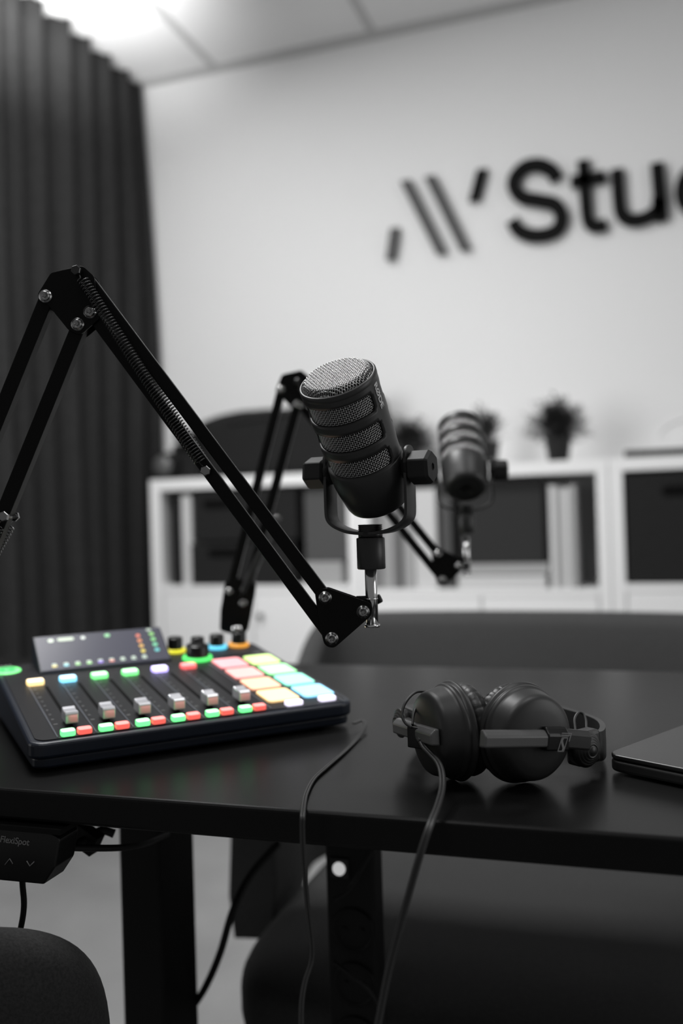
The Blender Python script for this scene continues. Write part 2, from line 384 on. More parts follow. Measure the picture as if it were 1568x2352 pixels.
labs = {0: 'mid grey folder, first from the left in the middle cabinet', 1: 'lighter grey folder, second from the left in the middle cabinet', 2: 'mid grey folder, third from the left in the middle cabinet', 3: 'dark grey thin folder, fourth from the left in the middle cabinet', 4: 'light grey folder behind the rear boom arm in the middle cabinet', 5: 'wide white folder just left of the rear microphone'}
for w, m, h in ((0.030, 'paperd', .30), (0.034, 'paperg', .31), (0.022, 'paperd', .30), (0.014, 'boxgrey', .29), (0.036, 'paperg', .305), (0.072, 'paper', .31)):
    blk('folder', bx, bx + w - .001, SY + .015 + .006 * (i % 2), SY + .28, Z2, Z2 + h, M[m], labs[i], 'folder', 'folders standing in the middle cabinet', bev=0.002); bx += w; i += 1
blk('storage_box', -0.60, -0.565, SY + .02, SY + .3, Z2, Z2 + .29, M['boxgrey'], 'narrow dark grey box hidden behind the rear microphone stem', 'box')
blk('display_panel', -0.545, -0.288, SY + .045, SY + .085, Z2 + .075, 1.072, M['boxmid'], 'dark grey flat panel standing on white boxes in the middle cabinet', 'panel')
blk('paper_box', -0.553, -0.275, SY + .02, SY + .30, Z2 + .041, Z2 + .073, M['paperg'], 'flat pale box, upper of two under the dark panel', 'box', 'flat boxes under the dark panel')
blk('paper_box', -0.548, -0.282, SY + .01, SY + .30, Z2, Z2 + .038, M['paper'], 'flat white box, lower of two under the dark panel', 'box', 'flat boxes under the dark panel')
for k in range(4):
    blk('magazine', -0.268 + k * .0195, -0.2495 + k * .0195, SY + .015 + .004 * (k % 2), SY + .24, Z2, Z2 + .305 - .004 * (k % 3), M[('paper', 'paperg', 'paper', 'paperg')[k]], ('%s pale spine standing right of the dark panel' % ('first', 'second', 'third', 'fourth')[k]), 'magazine', 'pale magazines right of the dark panel', bev=0.001)
slotbox(-0.052, 0.330, 0.759, 1.076, 0.115, 1.02, 0.13, 0.03, 'large dark box with slot handle filling the right cabinet')

# ---- on top of the cabinets
t = thing('duffel_bag', (-1.07, 2.86, ZT), 'big soft black equipment bag lying on top of the left cabinet', 'bag')
b = MB()
def bagf(u, v):
    x = -1.545 + 0.715 * u; a = 2 * PI * v
    hz = 0.103 + 0.040 * u + 0.008 * math.sin(7 * u) ; e = max(0.02, min(1, (1 - abs(2 * u - 1) ** 18))) ** .5
    cs, sn = math.cos(a), math.sin(a)
    sp = lambda q: math.copysign(abs(q) ** 0.35, q)
    return Vector((x, 2.95 + 0.115 * e * sp(cs), ZT + hz + hz * e * sp(sn) + (0.004 * noise.noise(Vector((x * 12, cs * 3, sn * 3))) if sn > -.5 else 0)))
V = b.grid(bagf, 40, 41); b.bm.faces.new([r for r in V[0][:-1]]); b.bm.faces.new([r for r in V[-1][:-1]][::-1])
b.build('body', M['bag'], t)
b = MB(); b.tube(spline([(-1.38, 2.836, 1.31), (-1.2, 2.833, 1.33), (-1.0, 2.833, 1.36), (-0.88, 2.838, 1.37)]), 0.004, 6); b.build('zip', M['blackgloss'], t)
b = MB(); b.tube(spline([(-1.20, 2.93, 1.340), (-1.17, 2.93, 1.366), (-1.12, 2.93, 1.370), (-1.09, 2.93, 1.350)]), 0.006, 6); b.build('handle', M['bag'], t)
t = thing('camera_body', (-1.50, 2.80, ZT), 'dark camera with a pale round lens lying on the left cabinet beside the curtain', 'camera')
b = MB(); b.box((-1.535, 2.79, ZT + .050), (0.145, 0.075, 0.10)); b.box((-1.535, 2.79, ZT + .112), (0.06, 0.06, 0.03)); b.build('body', M['bag'], t, bevel=0.012)
b = MB(); mt = Matrix.Translation((-1.565, 2.765, ZT + .048)) @ Matrix.Rotation(PI / 2, 4, 'X') @ Matrix.Diagonal((1, 1, .75, 1))
b.lathe([(0, 0), (.044, 0), (.044, .04), (.047, .045), (.047, .085), (.041, .088), (.041, .07), (0, .066)], mt, 32); lo = b.build('lens', M['bag'], t)
b = MB(); b.lathe([(0, .0), (.036, .0), (.036, .002), (0, .004)], mt @ Matrix.Translation((0, 0, .086)), 32); b.build('lens_cap', mat('lens_cap_grey', 0.10, 0.3), lo)
b = MB(); mt = Matrix.Translation((-1.505, 2.795, ZT + .150)) @ Matrix.Rotation(PI / 2, 4, 'X'); b.lathe([(0, 0), (.026, 0), (.026, .07), (.02, .075), (0, .07)], mt, 24); b.build('microphone', mat('camera_mic_grey', 0.035, 0.5), t)
def plant(px, y, hh, rad, label, seedn, n=150, upright=0.0):
    random.seed(seedn); x = sx(px, y); t = thing('potted_plant', (x, y, ZT), label, 'plant', 'small potted plants on the cabinets')
    b = MB(); b.lathe([(0, 0), (.030, 0), (.041, .075), (.043, .077), (.043, .083), (.038, .083), (.037, .07), (0, .068)], Matrix.Translation((x, y, ZT)), 28); b.build('pot', M['pot'], t)
    b = MB()
    for k in range(n):
        a = random.uniform(0, 2 * PI); el = math.asin(random.uniform(-0.15 + upright, 1.0)); L = rad * random.uniform(.75, 1.08)
        o = Vector((x, y, ZT + .075)) + Vector((random.uniform(-.015, .015), random.uniform(-.015, .015), random.uniform(0, .3) * hh))
        d = Vector((math.cos(a) * math.cos(el) * (1 - .6 * upright), math.sin(a) * math.cos(el) * (1 - .6 * upright), math.sin(el) * hh / rad * .8))
        s = d.cross(Vector((0, 0, 1))); s = s.normalized() if s.length > 1e-3 else Vector((1, 0, 0))
        w = random.uniform(.003, .0055); p1 = o + d * L * .55 + Vector((0, 0, .006)); p2 = o + d * L - Vector((0, 0, .01))
        vs = [b.bm.verts.new(q) for q in (o, p1 - s * w, p2, p1 + s * w)]
        b.bm.faces.new(vs)
        if k % 2 == 0:
            for q in (.45, .7, .9):
                c = o + d * L * q; dd = (d + s * random.choice((-1, 1)) * 1.0).normalized() * .022; s2 = dd.cross(d).cross(dd).normalized() * .004
                b.bm.faces.new([b.bm.verts.new(v) for v in (c, c + dd * .5 + s2, c + dd, c + dd * .5 - s2)])
    b.build('foliage', M['leaf'], t, solid=0.0006)
plant(1286, 2.80, 0.13, 0.108, 'bushy potted plant standing alone on the cabinet top, right of both microphones', 1, 340)
plant(944, 2.95, 0.12, 0.10, 'bushy potted plant partly behind the front microphone', 2, 300)
plant(1122, 2.86, 0.125, 0.08, 'narrow upright potted plant right behind the rear microphone', 5, 90, 0.35)
b = MB(); t = thing('equipment_tray', (0.12, 2.84, ZT), 'flat black device lying on the right cabinet at the edge of the photo', 'device')
b.box((0.20, 2.84, ZT + .012), (0.50, 0.22, 0.022)); b.build('body', M['blackmatt'], t, bevel=0.004)
tube_obj('white_cable', [(0.06, 2.90, ZT + .030), (0.045, 2.92, ZT + .07), (0.08, 2.94, ZT + .11), (0.15, 2.95, ZT + .13), (0.26, 2.95, ZT + .15), (0.36, 2.94, ZT + .03)], 0.006, M['shelf'], None); tag(bpy.data.objects['white_cable'], 'faint white cable looping up the wall above the flat black device', 'cable')

# ================================================================== FAR CHAIR
CX = -0.21
t = thing('tub_chair', (CX, 1.35, 0), 'grey fabric tub chair behind the desk, facing the camera', 'chair')
UP = [(-.352, -.27), (-.388, -.10), (-.430, .06), (-.437, .16), (-.395, .240), (-.28, .280), (-.14, .297), (0, .30)]
UP = spline([(x, y, 0) for x, y in UP] + [(-x, y, 0) for x, y in UP[-2::-1]], 10)
def upath(s):
    k = (s + 1) / 2 * (len(UP) - 1); i = min(int(k), len(UP) - 2); v = UP[i].lerp(UP[i + 1], k - i)
    return Vector((CX + v.x, 1.40 + v.y, 0))
b = MB(); NS = 90
def shell(u, v):
    s = -1 + 2 * u; p = upath(s); q = upath(min(1, s + .01)); r = upath(max(-1, s - .01)); tn = (q - r).normalized(); inn = Vector((tn.y, -tn.x, 0))
    if (Vector((CX, 1.35, 0)) - p).dot(inn) < 0: inn = -inn
    k = min(1, max(0, (1.635 - p.y) / .14)); k = k * k * (3 - 2 * k)
    top = 0.782 - 0.16 * k; th = 0.055
    tip = max(0, min(1, (1.36 - p.y) / .22)); tip = tip * tip; top = top - .03 * tip; zb = .335 + .05 * tip
    ring = [(0, zb), (-.006, zb + .06), (0, top - .05), (.006, top - .015), (.02, top), (.038, top), (.052, top - .018), (th, top - .05), (th + .004, zb + .08), (th, zb + .03), (th, zb)]
    x = v * (len(ring) - 1); i = min(int(x), len(ring) - 2); f = x - i
    o = ring[i][0] * (1 - f) + ring[i + 1][0] * f; z = ring[i][1] * (1 - f) + ring[i + 1][1] * f
    lean = max(0, (p.y - 1.45)) * (z - .4) * .5
    return p + inn * o + Vector((0, lean, z))
V = b.grid(shell, NS, 31)
for e in (0, -1): b.bm.faces.new([x for x in V[e]])
for i in range(NS - 1): b.bm.faces.new((V[i][0], V[i + 1][0], V[i + 1][-1], V[i][-1]))
b.build('backrest', M['chair'], t)
b = MB(); se = 3.6
def cush(u, v):
    a = 2 * PI * u; e = -PI / 2 + PI * v; sp = lambda q, k: math.copysign(abs(q) ** k, q)
    ce = sp(math.cos(e), .35)
    return Vector((CX + 0.293 * ce * sp(math.cos(a), .42), 1.215 + 0.30 * ce * sp(math.sin(a), .42), 0.378 + 0.062 * sp(math.sin(e), .55) + 0.012 * math.cos(e)))
b.grid(cush, 64, 24, wrap_u=True); b.build('seat', M['chair'], t)
b = MB(); b.box((CX, 1.30, .308), (0.46, 0.42, 0.02)); b.cyl((CX, 1.32, .05), (CX, 1.32, .31), 0.03)
for k in range(4):
    a = PI / 4 + k * PI / 2; b.tube([(CX, 1.32, .09), (CX + .16 * math.cos(a), 1.32 + .16 * math.sin(a), .06), (CX + .32 * math.cos(a), 1.32 + .32 * math.sin(a), .015)], [.022, .018, .012])
b.build('base', M['deskleg'], t)
b = MB(); b.tube([shell(0.715, v) + (Vector((CX, 1.35, 0)) - Vector((shell(.715, v).x, shell(.715, v).y, 0))).normalized() * .001 for v in [k / 30 for k in range(12, 29)]], 0.0035, 6); b.build('seam', M['chairdark'], t)

# ================================================================== NEAR CHAIR (bottom left)
t = thing('office_chair', (-0.52, 0.42, 0), 'dark fabric chair in the bottom left corner, only its rounded backrest showing', 'chair')
b = MB(); o0 = P(-162, 2502, 0.64); sp = lambda q, k: math.copysign(abs(q) ** k, q)
cxv, czv = R0, Vector((0, 0, 1)); fy = Vector((-math.sin(TH), math.cos(TH), 0))
def pad(u, v):
    a = 2 * PI * u; e = -PI / 2 + PI * v; ce = sp(math.cos(e), .5)
    x = 0.122 * ce * sp(math.cos(a), .62); z = 0.118 * ce * sp(math.sin(a), .62)
    return o0 + cxv * (x - .0) + czv * z + fy * (0.035 * sp(math.sin(e), .8) - z * .12 + 2.2 * x * x)
b.grid(pad, 72, 24, wrap_u=True); b.build('backrest', M['chairdark'], t)
b = MB(); b.tube([o0 - czv * .05 + fy * .02, o0 - czv * .22 + fy * .03, o0 - czv * .30 + fy * .12], [.014, .014, .014]); b.build('back_support', M['deskleg'], t)
b = MB(); sc = Vector((o0.x - .26, o0.y + .02, .40)) 
def seatf(u, v):
    a = 2 * PI * u; e = -PI / 2 + PI * v; ce = sp(math.cos(e), .4)
    return sc + Vector((0.2 * ce * sp(math.cos(a), .6), 0.17 * ce * sp(math.sin(a), .6), 0.04 * sp(math.sin(e), .7)))
b.grid(seatf, 48, 16, wrap_u=True); b.build('seat', M['chairdark'], t)
b = MB(); b.cyl((sc.x, sc.y, .08), (sc.x, sc.y, .40), .022)
for k in range(5):
    a = k * 2 * PI / 5 + .3; e = Vector((sc.x + .26 * math.cos(a), sc.y + .26 * math.sin(a), .055)); b.tube([(sc.x, sc.y, .10), e], [.02, .013]); b.cyl(e + Vector((0, -.012, -.027)), e + Vector((0, .012, -.027)), .027)
b.build('base', M['deskleg'], t)

# ================================================================== DESK
DZ = 0.765; da = math.radians(1.6)
dm = Matrix.Translation((-0.2317, 0.5826, DZ)) @ Matrix.Rotation(da, 4, 'Z')     # on the near edge
t = thing('standing_desk', (-0.25, 0.88, 0), 'black height-adjustable desk with the mixer and headphones on it', 'desk')
b = MB(); b.prism(rpoly([(-0.75, 0), (0.95, 0), (0.95, 0.60), (-0.75, 0.60)], 0.02), dm, -0.0245, 0)
b.build('tabletop', M['desk'], t, bevel=0.003, seg=3)
lg = aty(368, 1990, 0.845)
def legset(x):
    b = MB(); b.box((x - .026, lg.y + .0385, 0.42), (0.052, 0.077, 0.64)); b.build('leg', M['deskleg'], t, bevel=0.004)
    b = MB(); b.box((x - .026, lg.y + .03, 0.016), (0.07, 0.56, 0.032)); b.build('foot', M['deskleg'], t, bevel=0.004)
    b = MB(); b.box((x - .026, lg.y + .03, 0.728), (0.06, 0.44, 0.022)); b.build('top_bracket', M['deskleg'], t, bevel=0.002)
legset(lg.x); legset(lg.x + 1.02)
b = MB(); b.box((lg.x + .48, lg.y + .10, 0.724), (0.97, 0.05, 0.030)); b.build('crossbar', M['deskleg'], t, bevel=0.002)

# height control box under the near edge
bp = lambda px, py: onplane(px, py, P(60, 1960, 0.688), (Vector((math.sin(da), -math.cos(da), 0))))
t = thing('desk_controller', bp(60, 2030) + Vector((0, .03, 0)), 'black up and down control panel hanging under the left end of the desk edge', 'controller')
fr = [bp(-60, 1893), bp(102, 1912), bp(137, 1926), bp(131, 1985), bp(103, 2033), bp(-60, 2017)]
ax = Vector((math.cos(da), math.sin(da), 0)); ay = Vector((-math.sin(da), math.cos(da), 0)); az = Vector((0, 0, 1))
o0c = bp(60, 1960); mtc = basis(ax, az, -ay, o0c)     # local x right, y up, z towards viewer
loc2 = lambda px, py: ((bp(px, py) - o0c).dot(ax), (bp(px, py) - o0c).dot(az))
b = MB(); b.prism(rpoly([loc2(-90, 1893), loc2(100, 1908), loc2(137, 1926), loc2(126, 1992), loc2(100, 2032), loc2(-90, 2014)], [.002, .006, .004, .006, .003, .002]), mtc, -0.026, 0); b.build('housing', M['blackgloss'], t, bevel=0.0012)
b = MB(); b.box(o0c + ax * -.004 + az * .0195 + ay * .022, (0.075, 0.05, 0.004), Matrix.Rotation(da, 3, 'Z')); b.build('mount_plate', M['black'], t)
mtf = mtc @ Matrix.Translation((0, 0, 0.0003))
x, y = loc2(33, 1931); text('brand_text', 'FlexiSpot', 0.0072, mtf @ Matrix.Translation((x, y, 0)) @ Matrix.Rotation(math.radians(-1.5), 4, 'Z'), M['grey_print'], t, 0.0001, 0.00014, 0.25).data.transform(t.matrix_basis.inverted())
for nm, pp in (('up_arrow', [(12, 1986), (23, 1972), (30, 1984)]), ('down_arrow', [(62, 1977), (69, 1989), (79, 1979)])):
    b = MB(); b.tube([mtf @ Vector((*loc2(*q), 0)) for q in pp], 0.00042, 6); b.build(nm, M['grey_print'], t)
# cables near the control box
def cab(name, pts, r, label, m='cable', group=None, seg=8):
    o = tube_obj(name, pts, r, M[m], None, seg); tag(o, label, 'cable', group); return o
cab('controller_cable', [P(128, 1944, .70), P(150, 1946, .705), P(215, 1948, .72), P(290, 1946, .75), P(340, 1935, .80), P(385, 1915, .90)], 0.0028, 'black cable running from the control panel to the right under the desk', 'blackmatt')
cab('hanging_cable', [P(50, 2005, .72), P(52, 2035, .72), P(55, 2080, .72), P(48, 2130, .72), P(30, 2200, .73), P(10, 2330, .74)], 0.0024, 'black cable hanging down from the control panel behind the near chair', 'blackmatt')
b = MB(); b.box(P(195, 1922, .78), (0.028, 0.012, 0.018), Matrix.Rotation(.5, 3, 'Y')); b.tube([P(160, 1950, .76), P(185, 1935, .77), P(205, 1922, .78), P(235, 1905, .79), P(262, 1915, .79)], .004); tag(b.build('cable_clip', M['blackmatt'], None), 'black cable clip tucked under the desk between control panel and leg', 'clip')
cab('floor_cable', [P(640, 1935, 1.05), P(575, 2010, 1.03), P(535, 2090, 1.0), P(505, 2190, 1.0), P(470, 2270, 1.02), P(430, 2330, 1.05), P(395, 2380, 1.1)], 0.0042, 'thick black cable curving down to the left beside the desk leg', 'blackmatt')

# vertical power strip behind the desk
t = thing('power_strip', P(805, 2300, .93), 'black vertical power strip with a lit round switch under the desk', 'power strip')
zz = lambda px, py, dd=.9: P(px, py, dd)
c0 = P(799, 1990, .905); rz = Matrix.Rotation(da, 3, 'Z')
b = MB(); b.box(Vector((c0.x, c0.y + .02, .46)), (0.052, 0.036, 0.54), rz); b.build('housing', M['deskleg'], t, bevel=0.004)
b = MB(); sw = P(777, 1997, .905); yy = c0.y + .002 - .001
b.box(Vector((sw.x, yy, sw.z)), (0.020, 0.004, 0.021), rz); so = b.build('switch_frame', M['blackgloss'], t, bevel=0.001)
b = MB(); b.cyl((sw.x, yy - .001, sw.z), (sw.x, yy - .0045, sw.z), 0.0068); b.build('switch_light', G['led'], so, bevel=0.001)
for k in range(5):
    zc = sw.z - .062 - k * .055
    b = MB(); mt = Matrix.Translation((c0.x + .003, yy + .001, zc)) @ Matrix.Rotation(PI / 2, 4, 'X')
    b.lathe([(.0215, -.002), (.0225, .0025), (.0205, .003), (.019, -.0015), (0, -.0015)], mt, 32)
    for s in (-1, 1): b.cyl((c0.x + .003 + s * .0095, yy + .001, zc), (c0.x + .003 + s * .0095, yy - .0007, zc), .0024, seg=10, mi=1)
    b.build('socket', [M['deskleg'], M['deskleg']], t)
b = MB(); b.box(Vector((c0.x, c0.y + .045, .715)), (0.03, 0.02, 0.03)); b.build('hanger', M['deskleg'], t)
cab('socket_cable', [P(865, 1935, .89), P(835, 1990, .89), P(800, 2045, .885), P(765, 2068, .885)], 0.0022, 'thin dark cable looping across the power strip under the desk', 'blackmatt')
cab('socket_cable', [P(765, 2210, .89), P(805, 2240, .885), P(850, 2280, .885), P(880, 2340, .89), P(890, 2400, .9)], 0.0022, 'thin dark cable curving down from the lower power strip', 'blackmatt')

# ================================================================== MIXER (local frame: x width, y depth, z up)
MO = Vector((-0.4841, 0.6087, DZ)); ma = 0.8051
T = thing('podcast_mixer', Matrix.Translation(MO) @ Matrix.Rotation(ma, 4, 'Z'), 'audio mixer with glowing coloured buttons and a tilted screen on the desk', 'mixer')
h0, sl = 0.0258, 0.1049
W_, D_ = 0.304, 0.272
def L(name, b, m, parent=None, bevel=0, seg=2, **k): return b.build(name, m, parent or T, bevel=bevel, seg=seg, world=False, **k)
I4 = Matrix.Identity(4)
out = rrect(W_, D_, 0.014, 6, W_ / 2, D_ / 2)
b = MB(); ins = rrect(W_ - .006, D_ - .006, 0.012, 6, W_ / 2, D_ / 2); b.prism(ins, I4, 0.0035, 0.0125); L('base_shell', b, M['mixbody'], bevel=0.002)
b = MB(); b.prism(out, I4, 0.0118, 0, tops=[h0 + sl * y - .0006 for x, y in out]); top = L('top_shell', b, M['mixbody'], bevel=0.003, seg=3)
for x in (.03, W_ - .03):
    for y in (.03, D_ - .03): b = MB(); b.cyl((x, y, 0), (x, y, .004), .009); L('rubber_foot', b, M['blackmatt'])
# the sloping top surface frame
tilt = math.atan(sl); MT = Matrix.Translation((0, 0, h0)) @ Matrix.Rotation(tilt, 4, 'X')
vv = lambda v: v / 1000 * math.hypot(1, sl)
def on(u, v, z=0): return MT @ Matrix.Translation((u / 1000, vv(v), z))
b = MB(); pn = rrect(W_ - .012, D_ - .012, 0.010, 6, W_ / 2, D_ / 2 ); b.prism([(x, y * 1.005) for x, y in pn], MT, -0.002, 0.0004)
for k in range(6):
    for j in range(9): b.prism(rrect(.0036 if j in (0, 2, 8) else .0022, .0013, .0004, 2), on(28 + 32.2 * k, 160 - j * 14.5), 0, 0.0006, mi=1)
L('face_panel', b, [M['mixtop'], M['grey_print']])
b = MB()
for k in range(7):
    u = 23.7 + 32.25 * k + (1.5 if k == 6 else 0); b.prism(rrect(.0011, .180, .0004, 2), on(u, 98), 0, 0.0009)
b.prism(rrect(.060, .0009, .0003, 2), on(262, 3.2), 0, 0.0009); b.prism(rrect(.0009, .040, .0003, 2), on(292, 22), 0, 0.0009)
L('channel_dividers', b, M['mixline'])
b = MB()
for k in range(6): b.prism(rrect(.0032, .142, .0012, 2), on(39.8 + 32.2 * k, 97), 0, 0.0006)
L('fader_slots', b, M['mixslot'])
CORE = {}
def button(name, u, v, w, l, hgt, m, r=.0025, parent=None):
    if m not in CORE:                                     # the lens over the LED is whiter than the coloured skirt
        nm, rgb, st = PALE[m]; k = .10 if nm.startswith('pad') else (.16 if 'coral' in nm or 'red' in nm else .34)
        c = tuple(x + (1 - x) * k for x in rgb); CORE[m] = mat(nm + '_core', c, .35, emit=c, strength=st)
    b = MB(); fs = b.prism(rrect(w, l, r, 5), on(u, v), 0.0002, hgt); fs[1].material_index = 1; return L(name, b, [m, CORE[m]], parent, bevel=.0009, seg=3)
for k, c in enumerate(('amber', 'blue', 'green', 'green', 'violet', 'red')): tag(button('channel_button', 31.2 + 32.2 * k, 180, .0165, .0130, .0048, G[c], .0032), label='%s glowing channel button' % c)
for k in range(6):
    tag(button('listen_button', 32.7 + 32.2 * k, 12.0, .0122, .0100, .0048, G['mint'], .0028), label='green glowing listen button')
    tag(button('mute_button', 46.6 + 32.2 * k, 12.0, .0122, .0100, .0048, G['coral'], .0028), label='red glowing mute button')
for c, j, m in ((0, 0, 'p_rose'), (0, 1, 'p_rose2'), (0, 2, 'p_orange'), (0, 3, 'p_amber'), (1, 0, 'p_lime'), (1, 1, 'p_mint'), (1, 2, 'p_aqua'), (1, 3, 'p_sky')):
    tag(button('smart_pad', 240 + 38.2 * c, 177.3 - 44.7 * j, .0335, .0385, .0024, G[m], .005), label='%s glowing square pad' % m[2:])
for u in (243.5, 279): tag(button('bank_button', u, 12.2, .0175, .0100, .0040, G['white'], .003), label='white glowing bank button')
# fader caps
for k in range(6):
    b = MB(); u = 39.8 + 32.2 * k
    pr = [(-.010, .0035), (.010, .0035), (.010, .0122), (.0078, .0142), (.0035, .0130), (-.0035, .0130), (-.0078, .0142), (-.010, .0122)]
    mt = on(u, 40.5) @ Matrix(((0, 0, 1, 0), (1, 0, 0, 0), (0, 1, 0, 0), (0, 0, 0, 1)))
    b.prism(pr, mt, -.0056, .0056); cp = L('fader_cap', b, M['cap'], bevel=.0009, seg=3)
    b = MB(); b.box(on(u, 40.5) @ Vector((0, 0, .002)), (.003, .008, .004)); L('fader_stem', b, M['mixslot'], cp)
# knobs
def knob(name, u, v, r, h, rr, m, cone=None):
    b = MB(); mt = on(u, v)
    b.lathe([(0, .0002), (rr, .0002), (rr, .0026), (rr - .0012, .0040), (r + .0006, .0040), (r + .0006, .001)], mt, 40); ring = L('knob_ring', b, m)
    b = MB(); fl = lambda a, z: 1 + .012 * math.cos(36 * a)
    if cone: b.lathe([(r, .001), (r, h), (r - .0008, h + .0008), (cone, h + .0012), (cone, h + .009), (cone - .0006, h + .0096), (0, h + .0096)], mt, 72, mod=fl)
    else: b.lathe([(r, .001), (r * .97, h), (r * .9, h + .0007), (0, h + .0007)], mt, 72, mod=fl)
    L(name, b, M['blackgloss'], ring)
knob('volume_knob', 201, 258, .0088, .0165, .0125, G['yellow']); knob('main_knob', 214, 214, .0128, .0160, .0168, G['ring_green'], cone=.0075)
knob('volume_knob', 252, 256, .0088, .0155, .0125, G['ring_cyan']); knob('volume_knob', 280.5, 256, .0088, .0165, .0125, G['orange'])
# record button
b = MB(); b.lathe([(0, .0006), (.0085, .0006), (.0085, .0012), (.0140, .0012), (.0145, .0004)], on(5.5 + 6, 244), 40); b2 = L('record_ring', b, G['green'])
b = MB(); b.lathe([(.009, .0014), (.009, .0022), (0, .0024)], on(5.5 + 6, 244), 32); L('record_button', b, glow('record_centre', (0.1, 0.9, 0.25), 0.9), b2)
for u, w in ((10, .016),):
    b = MB()
    for k in range(4): b.prism(rrect(.0032, .0040, .0008, 2), on(u - 6 + k * 4.4, 264), .0004, .0008)
    L('record_label', b, M['grey_print'])
b = MB(); b.prism(rrect(.016, .0025, .0004, 2), on(291, 214), .0004, .0007); L('brand_label', b, M['grey_print'])
b = MB(); b.prism(rrect(.036, .0022, .0004, 2), on(262, 226), .0004, .0007); L('port_label', b, M['mixline'])
# screen block
y0, y1, y2 = .2145, .262, .2705; x0, x1 = .0412, .1845
zs = lambda y: h0 + sl * y
b = MB(); mtS = Matrix(((0, 0, 1, 0), (1, 0, 0, 0), (0, 1, 0, 0), (0, 0, 0, 1)))
b.prism([(y0, zs(y0) - .002), (y2, zs(y2) - .002), (y2 - .001, zs(y2) + .024), (y1, zs(y1) + .0300), (y0, zs(y0) + .0025)], mtS, x0, x1); sb = L('screen_housing', b, M['mixbody'], bevel=.0012)
pa = Vector((0, y0, zs(y0) + .0025)); pb = Vector((0, y1, zs(y1) + .0300)); sd = (pb - pa); SLn = sd.length; sd.normalize(); sn_ = Vector((1, 0, 0)).cross(sd)
mS = basis(Vector((1, 0, 0)), sd, sn_, pa)   # local x along width, y up the screen
glass = mat('screen_glass', (0.05, 0.05, 0.06), 0.25, spec=0.14, emit=(0.20, 0.20, 0.28), strength=0.25)
b = MB(); b.prism(rrect(x1 - x0 - .004, SLn - .003, .002, 3, (x0 + x1) / 2, SLn / 2), mS, -.0005, .0004); mi = 1
sm = [glass]
def icon(x, y, w, h, c, s):
    global mi
    sm.append(mat('screen_icon', c, .4, emit=c, strength=s)); b.prism(rrect(w, h, min(w, h) * .45, 3, x, y), mS, .0004, .0006, mi=mi); mi += 1
for k, c in enumerate(((.9, .75, .2), (.3, .8, .9), (.4, .85, .3), (.4, .85, .3), (.35, .2, .9), (.9, .3, .25), (.5, .6, .5), (.5, .6, .5), (.5, .6, .5))):
    icon(x0 + .016 + k * .0122, .0070, .0055, .0026, c, .30); icon(x0 + .016 + k * .0122, .0098, .0050, .0024, (.6, .7, .6), .30)
icon(x0 + .018, SLn - .009, .006, .005, (.7, .8, .65), .5); icon(x0 + .034, SLn - .0085, .018, .005, (.6, .7, .55), .35); icon(x0 + .053, SLn - .0085, .005, .005, (.7, .75, .7), .45); icon(x0 + .080, SLn - .0080, .006, .005, (.3, .7, .35), .4)
for j in range(4):
    icon(x1 - .029, SLn - .013 - j * .0088, .005, .005, ((.8, .2, .12), (.8, .28, .1), (.8, .45, .1), (.8, .65, .1))[j], .32)
    icon(x1 - .013, SLn - .012 - j * .0092, .0055, .005, ((.3, .7, .2), (.25, .7, .25), (.2, .7, .4), (.15, .6, .6))[j], .32)
icon(x1 - .0145, SLn - .0045, .006, .0035, (.5, .6, .5), .35)
L('screen', b, sm, sb)

